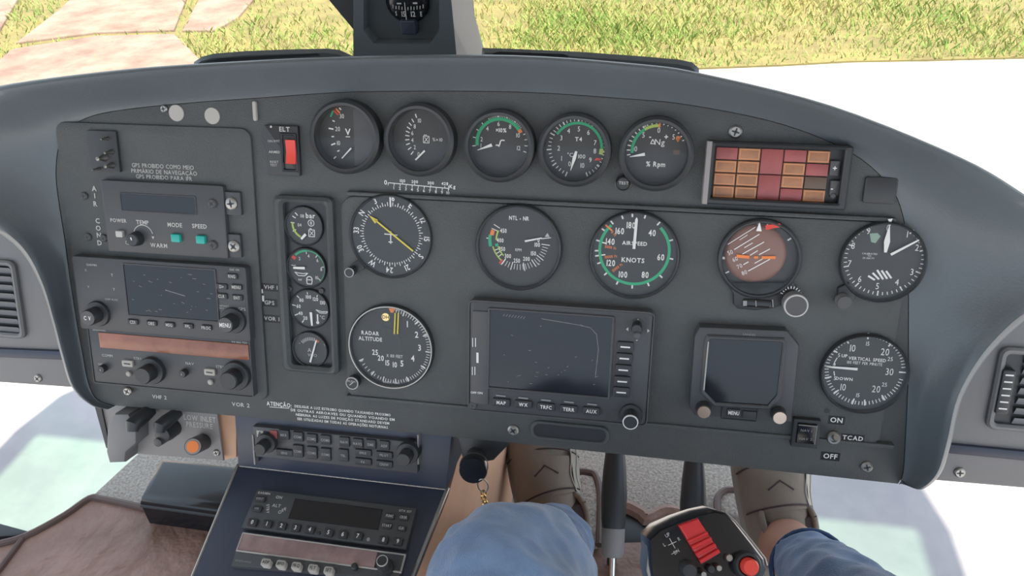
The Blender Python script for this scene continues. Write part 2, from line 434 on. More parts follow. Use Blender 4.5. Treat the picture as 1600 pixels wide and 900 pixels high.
fl_px = [(-90, 868), (40, 834), (100, 803), (140, 775), (180, 738), (213, 708), (262, 660), (330, 600), (1170, 620), (1225, 690), (1252, 760), (1262, 830), (1270, 900)]
fl = [at_z(x, y, FLOOR).to_2d() for x, y in fl_px]
fl = [Vector((fl[0].x - .1, -2.2))] + fl + [Vector((fl[-1].x + .02, -2.2))]
struct(MB().prism(fl, FLOOR - .05, FLOOR, .008).build('floor', 'carpet'))['label'] = 'grey beige carpeted cabin floor'
# chin windows: curved plexiglass on both sides of the cabin floor
def chin(name, x0, x1):
    L = []
    for j in range(9):
        y = -.9 + 2.0 * j / 8; row = []
        for i in range(9):
            t = i / 8; row.append((x0 + (x1 - x0) * t, y, FLOOR - .045 + .22 * t ** 2.5 + .20 * max(0, (j - 4) / 4) ** 2))
        L.append(row)
    mb = MB().loft(L, closed=False); o = struct(mb.build(name, 'chinplexi')); o['label'] = 'clear chin window beside the floor'
    return o
chin('window_1', fl[2].x + .2, -1.25); chin('window_2', fl[-2].x - .06, 1.25)
# windscreen panes either side of the centre post
def screenpane(name, x0, x1):
    L = []
    for j in range(9):
        t = j / 8; L.append([(x0 + (x1 - x0) * i / 6, .62 - .62 * t ** 1.25 - .10 * abs((x0 + (x1 - x0) * i / 6)) ** 2, 1.10 + .98 * t) for i in range(7)])
    o = struct(MB().loft(L, closed=False).build(name, 'plexi')); o['label'] = 'windscreen pane ahead of the panel'
screenpane('window_3', -.95, -.155); screenpane('window_4', -.155, .95)

# ================================================================== instrument panel with its hood
IP = PT('instrument_panel', 'wide black arched instrument panel with padded hood rim, holding all the dials', 'instrument panel', 800, 450)
Cc = [(168,640),(142,633),(112,605),(95,555),(80,500),(60,440),(28,388),(-30,345),(-95,300),(-130,250),(-110,195),(-50,155),(0,134),(150,113),(300,100),(545,88),(800,86),(1000,100),(1100,115),(1300,165),(1500,245),(1600,303),(1680,360),(1700,410),(1665,460),(1600,502),(1545,555),(1505,620),(1487,690),(1470,740),(1440,765),(1412,755)]
Ac = [(176,634),(152,625),(138,600),(128,550),(118,495),(108,430),(100,370),(92,320),(87,275),(90,235),(102,205),(140,182),(200,170),(300,160),(400,153),(560,143),(800,143),(980,154),(1080,164),(1220,193),(1330,238),(1390,290),(1412,340),(1418,400),(1420,460),(1420,520),(1420,575),(1418,630),(1415,690),(1412,735),(1408,750),(1404,757)]
Cs = crom(Cc, 5, False); As = crom(Ac, 5, False)
bot = [(1404, 757), (1130, 728), (822, 695), (600, 673), (370, 651), (176, 634)]
def facepoly(h): return [pp(p.x, p.y, h) for p in As] + [pp(x, y, h) for x, y in bot[1:-1]]
MB().prism(facepoly(0), -.03, 0.0, .0015).build('face_plate', 'panel', IP.o)
prof = [(0, 0), (.12, .002), (.32, .010), (.55, .021), (.72, .030), (.82, .0345), (.90, .0365), (.96, .035), (1.0, .030)]
loops = []
for t, h in prof:
    L = []
    for a, c in zip(As, Cs):
        k = min(1, (a - c).length / 55); q = pp(a.x + (c.x - a.x) * t, a.y + (c.y - a.y) * t, h * k); L.append((q.x, q.y, h * k))
    loops.append(L)
last = loops[-1]; ctr = Vector((0, -.02))
for back, inw in ((.012, .004), (.05, .022), (.12, .075), (.16, .11), (.30, .17), (.55, .26)):
    L = []
    for p in last:
        d = (ctr - Vector(p[:2])); d.normalize(); L.append((p[0] + d.x * inw, p[1] + d.y * inw, p[2] - back))
    loops.append(L)
MB().loft(loops, closed=False).build('hood', 'hood', IP.o, 50)
# raised plates
fp = MB(); IP.rbox(fp, 538, 327, 1407, 664, 0, .004, .014, .0018); fp.build('flight_plate', 'panel', IP.o)
rp = MB(); IP.rbox(rp, 112, 196, 404, 612, 0, .003, .010, .0015); rp.build('radio_plate', 'panel', IP.o)
for y_ in (660.5, 323.5):
    lt = MB(); IP.rbox(lt, 541, y_ - 3.5, 1405, y_ + 3.5, 0, .0062, .002, .0018); lt.build('ledge', 'panel', IP.o)
for x_, y_, w_, h_, z_ in ((1307, 656.5, 26, 13, .004), (1297.5, 713, 30, 13, 0), (1332.5, 684.5, 36, 12, .004), (423, 449, 28, 12, 0), (421, 473, 24, 12, 0), (424.5, 498, 28, 12, 0)):
    lt = MB(); a_ = IP.rect(x_ - w_ / 2, y_ - h_ / 2, x_ + w_ / 2, y_ + h_ / 2, z_); lt.box(a_[0], a_[2], a_[1], a_[3], z_, z_ + .0002); lt.build('label_tape', 'labeltape', IP.o, None)
for x_, y0_, y1_ in ((409, 452, 458), (411, 462, 471)):
    lt = MB(); IP.rbox(lt, x_ - 1.3, y0_, x_ + 1.3, y1_, 0, .0012, .0002); lt.build('clip', 'white', IP.o)
# slot recess
sl = MB(); a = IP.rect(829, 661, 952, 690); sl.frame(rr(*[a[0], a[1], a[2], a[3]], .008), rr(a[0] + .003, a[1] + .003, a[2] - .003, a[3] - .003, .006), 0, .0022, 0, .0008)
sl.build('slot_rim', 'panel', IP.o)
sl = MB(); sl.prism(rr(a[0] + .003, a[1] + .003, a[2] - .003, a[3] - .003, .006), 0, .0008); sl.build('slot_floor', 'black', IP.o)
bl = MB(); IP.rbox(bl, 1350, 277, 1402, 318, 0, .002, .002, .0006); bl.build('blanking_plate', 'black', IP.o)
for x, y, r in ((802, 672, 9), (1354, 729, 8.5), (1149, 206, 9), (257, 170, 6), (200, 611, 8)):
    screw(IP.o, IP, x, y, r, 0.0035 if x == 200 else 0.0)
for x, y in ((276, 176.5), (332, 181)):
    q = IP.L(x, y); MB().cyl(q.x, q.y, 12 * IP.s * 1.06, 0, .001, 28, .0004).build('round_sticker', 'sticker', IP.o, label='pale round sticker')
q = MB(); IP.rbox(q, 394, 158, 400, 189, 0, .003, .0015, .001); q.build('clip', 'sticker', IP.o)
q = MB(); a = IP.L(1290.5, 639); q.disc(a.x, a.y, 4 * IP.s, .0043, 16); q.build('hole', 'black', IP.o)
# printed lettering on the panel itself
tx = MB()
T = lambda s, x, y, h, z=.0003, **k: IP.text(tx, s, x, y, h, z, **k)
T('GPS PROIBIDO COMO MEIO', 254, 260, 6.4, .0034, sx=.88); T('PRIMÁRIO DE NAVEGAÇÃO', 256, 269, 6.4, .0034, sx=.92); T('GPS PROIBIDO PARA IFR', 256, 277.5, 6.4, .0034, sx=.9)
tx.build('lettering', 'offwhite', IP.o, None)
tx = MB(); T('VHF 1', 423, 449, 6.2, .0005, bold=1); tx.build('lettering', 'offwhite', IP.o, None); tx = MB(); T('GPS', 421, 473, 6.4, .0005, bold=1); tx.build('lettering', 'offwhite', IP.o, None); tx = MB(); T('VOR 1', 424.5, 498, 6.2, .0005, bold=1)
tx.build('lettering', 'offwhite', IP.o, None); tx = MB(); T('VHF 2', 249, 620.5, 6.4, bold=1); tx.build('lettering', 'offwhite', IP.o, None); tx = MB(); T('VOR 2', 376, 632.5, 6.8, bold=1)
tx.build('lettering', 'offwhite', IP.o, None)
tx = MB()
T('ATENÇÃO:', 436, 632, 7.0, bold=1, sx=.78); IP.line(tx, (421, 635.8), (452, 638), 1, .0003)
for i, s_ in enumerate(('DESLIGUE A LUZ ESTROBO QUANDO TAXIANDO PROXIMO', 'DE OUTRAS AEROAVES OU QUANDO VOANDO EM', 'NEBRINA AS LUZES DE POSIÇÃO STANDARD DEVEM', 'SER UTILIZADAS EM TODAS AS OPERAÇÕES NOTURNAS')):
    T(s_, 534.5, 641.5 + 6.5 * i, 4.3, bold=1, sx=(.86, 1.08, .96, .86)[i])
tx.build('lettering', 'white', IP.o, None); tx = MB()
# fuel calibration scale
z = .0003; IP.line(tx, (607, 285.5), (701, 294.5), 1.2, z)
for i in range(11):
    x = 606.5 + 9.4 * i; y = 285.5 + .9 * i; IP.line(tx, (x, y), (x - .1, y + 4), 1, z)
    if i: T(str(i), x - .6, y + 7, 4.4, bold=1)
T('0', 602.5, 285, 6.5, bold=1); T('100', 629, 282.5, 4.2, bold=1); T('200', 648, 284, 4.2, bold=1); T('300', 673, 286, 4.2, bold=1); T('428', 695, 287, 4.2, bold=1); T('Kg', 707, 291.5, 5, bold=1)
for i in (629, 648, 673, 695): IP.line(tx, (i, 285.5 + (i - 607) * .096), (i, 285.5 + (i - 607) * .096 - 3), 1, z)
IP.line(tx, (701, 290), (701, 297), 1.2, z)
tx.build('lettering', 'white', IP.o, None)
tx = MB()
for s_, x_, y_, h_, z_ in (('ON', 1307, 656.5, 7.5, .0046), ('OFF', 1297.5, 713, 7.5, .0006), ('TCAD', 1332.5, 684.5, 6.5, .0046)):
    IP.text(MB(), s_, x_, y_, h_, z_, bold=1).build('lettering', 'white', IP.o, None)


# ================================================================== side pods with air vents
def pod(label, px, py, poly, band, vent, nslat, wheel=None, screwat=None):
    t = PT('side_pod', label, 'side pod', px, py, -.05)
    up = [(x, y) for x, y in poly if True]
    body = MB().prism([t.L(x, y) for x, y in poly], -.14, 0, .006); t.part('body', 'plastic', body)
    b = MB().prism([t.L(x, y, .004) for x, y in band], -.002, .004, .0018); t.part('ledge', 'bluegrey', b)
    a = t.rect(*vent, .004); fr = MB().frame(rr(a[0] - .006, a[1] - .006, a[2] + .006, a[3] + .006, .008), rr(a[0], a[1], a[2], a[3], .004), 0, .006, .0004, .002)
    v = t.part('vent_frame', 'plastic', fr)
    t.part('vent_recess', 'black', MB().prism(rr(a[0], a[1], a[2], a[3], .004), 0, .0006))
    hgt = (a[3] - a[1]) / nslat
    for i in range(nslat):
        y = a[1] + hgt * (i + .5)
        s_ = MB().loft([[(x, y - hgt * .42, .001), (x, y - hgt * .42, .0018), (x, y + hgt * .3, .0055), (x, y + hgt * .3, .0045)] for x in (a[0] if not wheel else a[0] + .016, a[2])], True, True)
        s_.build('slat', 'louvre', v)
    if wheel:
        w_ = t.rect(*wheel, .008); wb = MB().rbox(w_[0], w_[2], w_[1], w_[3], .0, .0085, .002, .0012); wo = t.part('thumb_wheel', 'black', wb)
        mk = MB(); xm = (w_[0] + w_[2]) / 2
        for i in range(6):
            y = w_[3] - (w_[3] - w_[1]) * (i + .7) / 6.6; mk.box(xm - .0035, xm + .0035, y - .0007, y + .0007, .0086, .009)
        mk.build('markings', 'white', wo, None)
    if screwat: screw(t.o, t, *screwat, .0)
    return t
pod('grey plastic side pod with slatted air vent left of the panel', 40, 500, [(-220, 350), (175, 350), (175, 614), (112, 608), (0, 600), (-220, 585)], [(-220, 536), (170, 552), (170, 566), (-220, 550)], (-75, 413, 23, 517), 8, None, (60, 591, 6))
pod('grey plastic side pod with vent and thumb wheel right of the panel', 1550, 640, [(1400, 470), (1830, 460), (1830, 792), (1600, 766), (1440, 752), (1400, 748)], [(1470, 693), (1830, 728), (1830, 744), (1470, 708)], (1562, 556, 1680, 668), 7, (1561, 578, 1582, 648), (1499, 738, 8.5))
# ================================================================== round instruments
class Gauge(PT):
    def __init__(t, name, label, cx, cy, rpx, h0=0.0, bez=.006, rim=1.12, dz=.001, bezel='black', dial='dial', rimmat=None):
        super().__init__(name, label, 'gauge', cx, cy, h0)
        t.r = r = rpx * t.s; t.dz = dz; t.q = t.L(cx, cy, dz)
        b = MB().lathe([(r * rim, 0), (r * rim, bez * .6), (r * (rim * .985), bez * .85), (r * (rim * .5 + .5), bez), (r * 1.02, bez * .97), (r * .995, bez * .8), (r * .985, dz)], n=56)
        t.bezel = t.part('bezel', bezel, b)
        if rimmat:
            t.part('bezel_ring', rimmat, MB().lathe([(r * 1.045, bez * .9), (r * 1.04, bez + .0007), (r * 1.015, bez + .0007), (r * 1.005, bez * .9)], n=56))
        t.part('dial_face', dial, MB().disc(0, 0, r * 1.0, dz, 56))
        t.glassz = bez * .86; t.mk = MB(); t.z = dz + .0003
    def A(t, a): return a - PANELROLL
    def ticks(t, angs, r0, r1, wpx, c=None, mb=None, z=None):
        c = t.L(*c, t.dz) if c else t.q
        for a in angs: (mb or t.mk).tick(c.x, c.y, t.A(a), r0 * t.s, r1 * t.s, wpx * t.s, z or t.z)
    def arc(t, r0, r1, a0, a1, m, name, c=None, dz=.0001):
        c = t.L(*c, t.dz) if c else t.q
        t.part(name, m, MB().arc(c.x, c.y, r0 * t.s, r1 * t.s, t.A(a0), t.A(a1), t.z + dz), smooth=None)
    def num(t, items, h, mb=None, **k):
        for s, x, y in items: t.text(mb or t.mk, s, x, y, h, t.z, **k)
    def ln(t, pts, wpx, mb=None, z=None):
        for a, b in zip(pts, pts[1:]): t.line(mb or t.mk, a, b, wpx, z or t.z)
    def needle(t, p, q, w0, w1, m='white', name='needle', dz=.0022, mid=None):
        a = t.L(*p, t.dz + dz); b = t.L(*q, t.dz + dz); d = (b - a).normalized(); k = Vector((-d.y, d.x))
        P = [a - k * w0 * t.s / 2, b - k * w1 * t.s / 2, b + k * w1 * t.s / 2, a + k * w0 * t.s / 2]
        if mid:
            c = a.lerp(b, mid[0]); P = [P[0], c - k * mid[1] * t.s / 2, P[1], P[2], c + k * mid[1] * t.s / 2, P[3]]
        return t.part(name, m, MB().prism(P, t.dz + dz - .0004, t.dz + dz), smooth=None)
    def hub(t, x, y, rpx, m='black'):
        q = t.L(x, y, t.dz); t.part('hub', m, MB().cyl(q.x, q.y, rpx * t.s, t.dz, t.dz + .0026, 20, .0005))
    def knob(t, px, py, rpx, z=.016, m='black', ring='metal', face=None, label=None, stalk=None):
        q = t.L(px, py, z); r = rpx * t.s; o = MB().lathe([(r * .8, 0), (r * .85, z * .3), (r, z * .35), (r, z * .93), (r * .9, z)], q.x, q.y, 28, True, True).build('knob', m, t.o, label=label)
        if ring: MB().lathe([(r * 1.0, z * .95), (r * .96, z + .0006), (r * .86, z + .0006), (r * .84, z * .99)], q.x, q.y, 28).build('knob_ring', ring, o)
        if face: MB().disc(q.x, q.y, r * .85, z + .0004, 28).build('knob_face', face, o, None)
        return o
    def finish(t, m='white', glass=True):
        if t.mk.v: t.part('markings', m, t.mk, smooth=None)
        if glass: t.part('glass', 'dialglass', MB().disc(0, 0, t.r, t.glassz, 56), smooth=None)
TOP = dict(bez=.015, rim=1.22, dz=.003)
# --- voltmeter
t = Gauge('voltmeter', 'voltmeter dial marked V, half masked, leftmost of the top row of round dials', 546, 213, 46, **TOP)
t.ln([(521.5, 248), (525, 244.5)], 1.6); t.ln([(527, 236.5), (530.5, 235)], 1.6); t.ln([(517.5, 226.5), (524, 224)], 2.2); t.ln([(518, 213.5), (522, 213.3)], 1.8)
t.ln([(513.5, 200.5), (521, 201.8)], 2.2); t.ln([(519.5, 188.3), (523, 189.8)], 1.8); t.ln([(530, 168.5), (533, 171.5)], 1.8)
t.num([('30', 534, 181.5), ('20', 527.5, 201.5), ('10', 529, 223.5)], 6.5, sx=.8); t.num([('V', 543.5, 206)], 9, bold=1); t.ln([(540, 213.6), (547, 213.8)], 1.2)
for m_, p_, n_ in (('green', [(516.5, 182.5), (520.5, 173.5)], 'green_arc'), ('red', [(521.5, 172.5), (528.5, 179.5)], 'red_mark'), ('orange', [(525, 170), (531, 176.5)], 'red_mark')):
    mb = MB(); t.ln(p_, 2.6, mb, t.z + .0001); t.part(n_, m_, mb, smooth=None)
t.needle((548.5, 231.5), (534, 247.5), 2.2, 1.6)
a = t.L(553, 213, t.dz + .003); mb = MB(); r = t.r * .985; P = []
for i in range(25):
    th = radians(-90 + 180 * i / 24); xx = r * cos(th); P.append(Vector((max(xx, a.x), r * sin(th))))
t.part('dial_mask', 'unit', mb.prism(P, t.dz, t.dz + .003), label='dark mask over right half of the dial')
t.finish()
# --- fuel quantity
t = Gauge('fuel_gauge', 'grey fuel quantity dial with jerrycan icon, second in the top row', 660, 217.5, 46, **TOP)
for i, (x, y) in enumerate(((650, 181), (645, 188.5), (641, 194), (638.5, 200), (637, 206), (636.5, 212), (636.5, 218.3), (637.5, 225), (640, 232), (644, 239))):
    d = Vector((661 - x, 216 - y)).normalized() * 3.2; t.ln([(x - d.x, y - d.y), (x + d.x, y + d.y)], 1.5 if i else 1.8)
t.num([('10', 655.5, 188.5), ('8', 648, 197.5), ('6', 644.3, 208), ('4', 644.3, 219), ('2', 648, 230), ('0', 654, 241)], 6.2, sx=.85)
t.num([('%', 678, 218), ('×', 683, 218.5), ('10', 689, 218.5)], 5, mb=None)
t.ln([(661.5, 212.5), (670.5, 213), (670.5, 223.5), (661.5, 223), (661.5, 212.5)], .9); t.ln([(663, 214), (669, 222)], .8); t.ln([(669, 214), (663, 222)], .8); t.ln([(662, 211), (667, 211)], .9)
t.needle((663.5, 235.5), (649, 250), 2.6, 2.4); t.finish()
# --- torque
t = Gauge('torque_gauge', 'torque dial with long green arc and X10% print, third in the top row', 783, 227, 46, **TOP)
c = (781, 223); t.arc(33.5, 38.5, -96, 58, 'green', 'green_arc', c); t.arc(33.5, 39.5, 58, 66, 'orange', 'yellow_arc', c)
t.ticks([-96, -78, -60, -42], 38.5, 44, 1.4, c); t.ticks([-24 + 4 * i for i in range(21)], 39, 43.5, .9, c); t.ticks([-24, -2, 18, 38], 39, 45, 1.5, c); t.ticks([72, 84, 97, 110], 39, 44, 1.3, c)
t.num([('2', 752.5, 217.5), ('4', 761.5, 201), ('6', 779, 193.5), ('8', 797, 198), ('10', 809.5, 211.5), ('12', 810.5, 231.5), ('1', 751.5, 227.5)], 6.6, sx=.85); t.num([('×10%', 783, 203.5)], 6, sx=.9, bold=1)
t.ln([(774.5, 227), (778, 226.5), (779.5, 229), (782.5, 219.5), (785, 219), (788.5, 219.5)], 1.8); t.needle((768.5, 226.5), (746, 234.5), 5, .8); t.finish()
# --- T4
t = Gauge('temperature_gauge', 'T4 exhaust temperature dial with green arc and upright white needle, fourth in the top row', 899, 233, 47, **TOP)
c = (902, 231); t.arc(36, 40, -56, 93, 'green', 'green_arc', c); t.arc(35, 41, 93, 106, 'lime', 'yellow_arc', c)
mb = MB(); mb.poly([t.L(928, 251, t.z), t.L(941, 250, t.z), t.L(936, 247, t.z), t.L(932, 246.5, t.z)], t.z + .0001); t.part('red_mark', 'red', mb, smooth=None)
t.ticks([-157 + 7.95 * i for i in range(40)], 41, 46, 1.2, c); t.ticks([-157, -125, -93, -61, -29, 3, 35, 99, 131, 160], 40.5, 48, 2, c)
t.num([('3', 877, 215.5), ('2', 873, 231.5), ('1', 877.5, 247.5), ('4', 888.5, 204.5), ('5', 904.5, 201.5), ('6', 919.5, 207), ('7', 930, 223), ('8', 929.5, 236), ('9', 922.5, 250), ('10', 910, 258.5), ('0', 890, 256)], 7.4, sx=.85)
t.num([('T4', 904, 217.5)], 6, bold=1); t.num([('°C', 891, 242), ('100', 909, 244.5)], 6.2)
t.needle((900.5, 236.5), (891.5, 266.5), 3.6, .8, mid=(.35, 5.5)); t.finish()
# --- delta Ng
t = Gauge('gas_generator_gauge', 'delta Ng % Rpm dial with green and yellow arcs, fifth and last in the top row', 1025, 239, 48, **TOP)
c = (1027, 236); t.arc(37, 41.5, -94, -31, 'green', 'green_arc', c); t.arc(37, 41.5, -31, 2, 'lime', 'yellow_arc', c)
mb = MB(); t.ticks([4], 36.5, 46, 2.6, c, mb); q = t.L(1059.5, 216, t.z); mb.arc(q.x, q.y, 0, 3.6 * t.s, 0, 360, t.z, 14); mb.poly([q + Vector((-.002, 0)), q + Vector((.002, 0)), q + Vector((0, -.0035))], t.z); t.part('red_mark', 'orange', mb, smooth=None)
t.ticks([-97 + 9.4 * i for i in range(11)], 42, 47.5, 1.8, c); t.ticks([-29, -26], 42, 47, 1.2, c); t.ticks([12.5 + 9.2 * i for i in range(7)], 41, 46, 1.6, c)
t.num([('10', 992.5, 232.5), ('5', 1005.5, 211), ('0', 1029.5, 203.5), ('5', 1052.5, 214)], 8, sx=.8); t.num([('-', 1016, 213), ('+', 1041, 214)], 8, bold=1); t.num([('Ng', 1031, 222), ], 9); t.num([('% Rpm', 1024.5, 256.5)], 7.6, bold=1, sx=.85)
t.ln([(1016.5, 224.5), (1020, 217.5), (1023.5, 224.5), (1016.5, 224.5)], 1.2)
mb = MB(); a = t.rect(1052, 234.5, 1062, 241.5, t.z); mb.box(a[0], a[2], a[1], a[3], t.z - .0002, t.z); t.part('counter_window', 'lampdark', mb, label='dim green counter window')
t.needle((1007.5, 241), (984, 245), 5, 1); t.finish()
tb = PT('test_button', 'black round push button printed TEST below the last top dial', 'button', 974, 285, 0)
tb.part('cap', 'black', MB().cyl(0, 0, 10.5 * tb.s, 0, .007, 28, .001)); tb.part('collar', 'metal', MB().lathe([(13 * tb.s, 0), (13 * tb.s, .003), (11.5 * tb.s, .004), (10.8 * tb.s, .003)], n=28))
tb.part('lettering', 'offwhite', tb.text(MB(), 'TEST', 974.5, 286, 4.2, .0072, bold=1), smooth=None)

# --- engine strip
es = PT('engine_strip', 'tall narrow raised frame holding the four small engine dials', 'gauge frame', 480, 445, 0)
a = es.rect(432, 308, 522, 584, .010); b_ = es.rect(446, 318, 512, 574, .010)
es.part('frame', 'panel', MB().frame(rr(*a, .006), rr(*b_, .004), 0, .010, .001, .003)); es.part('back_plate', 'black', MB().prism(rr(*b_, .004), 0, .0012))
for x, y in ((453, 451), (503, 454)): screw(es.o, es, x, y, 4.5, .0012, m='midgrey')
SM = dict(h0=.0012, bez=.003, rim=1.08)
t = Gauge('fuel_pressure_gauge', 'small fuel pressure dial printed bar with yellow arc, top of the engine strip', 476, 353, 28.5, **SM)
c = (478, 351); t.arc(19.5, 22.5, -152, -82, 'lime', 'yellow_arc', c); t.ticks([-82, -115, -57, -40], 18, 24, 1.5, c)
t.num([('08', 472, 337.5), ('04', 468, 351.5)], 5, sx=.8); t.num([('bar', 485, 337)], 7.5, bold=1, sx=.9)
q = t.L(486, 348.5, t.z); t.mk.arc(q.x, q.y, 4.2 * t.s, 5.2 * t.s, 0, 360, t.z, 18); t.num([('8', 486, 348.5)], 5)
t.ln([(482.5, 359), (491.5, 359.5), (491.5, 370), (482.5, 369.5), (482.5, 359)], 1.1); t.ln([(484, 361), (490, 368)], .8); t.ln([(490, 361), (484, 368)], .8); t.ln([(483.5, 357.5), (487, 357.5)], 1.2)
t.needle((477.5, 366), (470.5, 373.5), 4, 3.4); t.finish()
t = Gauge('oil_pressure_gauge', 'small oil pressure dial with thick green arc, second in the engine strip', 480, 418, 29, **SM)
c = (481, 419); t.arc(25, 28, -42, 2, 'green', 'green_arc', c, .0002); t.arc(26, 27.5, 2, 140, 'green', 'green_arc', c); mb = MB(); t.ticks([-52], 23, 29, 5, c, mb); t.part('red_mark', 'red', mb, smooth=None)
t.num([('2', 468, 404), ('4', 482, 400), ('6', 496, 407), ('8', 502, 421), ('10', 495, 434), ('0', 461, 416)], 4.8, sx=.9); t.ticks([0, 40, 85, 135, -80], 21.5, 26, 1, c)
t.ln([(460.5, 425), (466, 430.5), (476, 431), (481, 427), (474, 427.5), (466, 426.5), (460.5, 425)], 1.2); t.num([('INP', 469, 437)], 3, sx=.9)
q = t.L(483.5, 436.5, t.z); t.mk.arc(q.x, q.y, 3.6 * t.s, 5 * t.s, -90, 90, t.z); t.ln([(479, 437), (488, 437.5), (487, 444), (480, 443.5), (479, 437)], 1.2)
t.needle((476, 419), (458, 418.5), 4, 3); t.finish()
t = Gauge('oil_temperature_gauge', 'small oil temperature dial numbered 20 to 130, third in the engine strip', 485, 482, 28.5, **SM)
t.num([('80', 471, 469), ('60', 466.5, 478.5), ('40', 469.5, 489.5), ('20', 477, 497), ('100', 482, 464), ('120', 493, 467.5), ('130', 504, 473)], 5.2, sx=.8, bold=1)
t.ln([(464, 462), (467.5, 465.5)], 1.5); t.ln([(456.5, 476), (462, 477.5)], 1.5); t.ln([(460.5, 492.5), (466, 490.5)], 1.5); t.ln([(472, 504), (474.5, 500.5)], 1.5); t.ln([(480, 456.5), (480.5, 460)], 1.2); t.ln([(496, 461), (495, 464)], 1.2)
t.ln([(493.5, 484), (500, 489), (510, 489.5), (512, 487), (503, 487), (493.5, 484)], 1.1); t.ln([(496, 491), (496.5, 503)], 2.2); q = t.L(496.5, 504, t.z); t.mk.disc(q.x, q.y, 2.4 * t.s, t.z, 12); t.num([('°C', 503.5, 496)], 5)
t.needle((485.5, 488), (487.5, 509), 4, 2.6); t.finish()
t = Gauge('ammeter', 'small ammeter dial with long slanted white needle, bottom of the engine strip', 486, 545, 25.5, rimmat='midgrey', **SM)
t.ticks([-45 + 8 * i for i in range(9)], 16, 21, 1.1, (487, 548)); mb = MB(); t.ticks([27, 33, 39], 16.5, 20.5, 1.3, (487, 548), mb); t.part('orange_marks', 'orange', mb, smooth=None)
t.num([('-', 468, 535.5), ('+', 507.5, 538.5)], 5); t.num([('A', 483.5, 547)], 6); t.num([('VHO', 488, 555)], 4.5)
t.needle((484.5, 566), (494, 532), 2.6, 2); t.finish('offwhite')

# --- gyro compass
FPH = dict(h0=.004)
t = Gauge('gyro_compass', 'round compass dial with yellow arrow needle and rotated N E S W letters', 611, 369, 62, bez=.004, rim=1.05, dial='black', **FPH)
c = (611.5, 366.5); n0 = -53.5
for i in range(72):
    a_ = n0 + i * 5; t.ticks([a_], 43.5 if i % 2 else 43.5, 46.5 if i % 2 else 49.5, 1.2, c)
for i, s_ in enumerate(('N', '3', '6', 'E', '12', '15', 'S', '21', '24', 'W', '30', '33')):
    a_ = n0 + 30 * i; q = t.L(*c, t.dz); th = radians(90 - t.A(a_)); t.mk.text(s_, q.x + 55.5 * t.s * cos(th), q.y + 55.5 * t.s * sin(th), 8.4 * t.s, t.z, ang=-t.A(a_), sx=.82, bold=1)
t.ln([(609.5, 308), (610.2, 323.5)], 2.4, z=t.z + .0002); t.ln([(600.5, 365.5), (621, 367.5)], 1.6); t.ln([(610.6, 361), (610.4, 381)], 1.6); t.ln([(607, 378), (613.5, 378.4)], 1.6)
t.num([('BENDIX/KING', 607, 431)], 2.6, sx=.9)
mb = MB(); z_ = t.dz + .002; mb.line(t.L(585, 343, z_), t.L(645.5, 392.5, z_), 2.5 * t.s, z_); mb.poly([t.L(576.5, 336.5, z_), t.L(590.5, 343.5, z_), t.L(586, 349.5, z_)], z_); t.part('needle', 'yellow', mb, label='yellow arrow needle', smooth=None)
t.knob(545.5, 426, 7.5, .012, 'black', 'offwhite')
t.part('knob_arm', 'black', MB().prism([t.L(548, 414), t.L(562, 404), t.L(572, 418), t.L(553, 428)], 0, .003, .001)); t.finish()
# --- radar altimeter
t = Gauge('radar_altimeter', 'round dial printed RADAR ALTITUDE with yellow needle and orange triangle', 612, 541, 61.5, bez=.005, rim=1.07, rimmat='metal', **FPH)
c = (613, 541); t.ticks([22 + 4.2 * i for i in range(44)], 53, 58, .9, c); t.ticks([22, 46, 70, 97, 124, 158, 178, 198, 217, 245], 51, 59, 1.7, c); t.ticks([207 + 6 * i for i in range(7)], 53, 58, .9, c); t.ticks([10, 14, 18], 53, 58, .9, c)
t.num([('1', 636.5, 506.5), ('2', 651, 523), ('3', 655.5, 543.5), ('4', 645, 560), ('5', 628, 568)], 9, sx=.8, bold=1); t.num([('10', 617, 570), ('15', 605.3, 567), ('20', 595, 559.5), ('25', 586, 550.5)], 8, sx=.75, bold=1)
t.num([('RADAR', 578.5, 520.5), ('ALTITUDE', 578.5, 529.5)], 5.8, sx=.85, bold=1); t.num([('X 100 FEET', 616.5, 556.5)], 4.6, sx=.75); t.num([('DH', 620.5, 484)], 4, sx=.7); t.num([('BENDIX / KING', 611, 597.5)], 3, sx=.8)
mb = MB(); mb.poly([t.L(607, 481.5, t.z), t.L(618, 481.5, t.z), t.L(614.5, 488.5, t.z), t.L(610.5, 488.5, t.z)], t.z); t.part('orange_marks', 'orange', mb, label='orange decision height marker', smooth=None)
q = t.L(602.5, 495.5, t.z); mb = MB().disc(q.x, q.y, 6 * t.s, t.z, 24); dl = t.part('indicator_lamp', 'gold', mb, label='yellow disc lettered DH', smooth=None); t.text(MB(), 'DH', 602.5, 495.5, 5, t.z + .0002, bold=1).build('lettering', 'black', dl, None)
mb = MB(); z_ = t.z + .0012
for p_, q_ in (((616, 522), (617.5, 489)), ((621, 522), (622.5, 489))): t.line(mb, p_, q_, 2, z_)
t.part('needle', 'yellow', mb, label='yellow twin-bar needle', smooth=None)
q = t.L(628, 535, t.dz); t.part('dial_mask', 'black', MB().prism([t.L(594, 506, t.z), t.L(614, 516, t.z), t.L(627, 530, t.z), t.L(628, 542, t.z), t.L(618, 552, t.z), t.L(606, 526, t.z)], t.dz, t.dz + .0002))
k = t.knob(550, 599, 10, .010, 'black', 'offwhite'); q = t.L(550, 599, .011); k2 = MB(); t.text(k2, 'PUSH', 549, 596, 3.4, .0108); k2.line(t.L(546, 602, .0108), t.L(552, 597, .0108), 1.2 * t.s, .0108).build('lettering', 'offwhite', k, None)
t.finish()
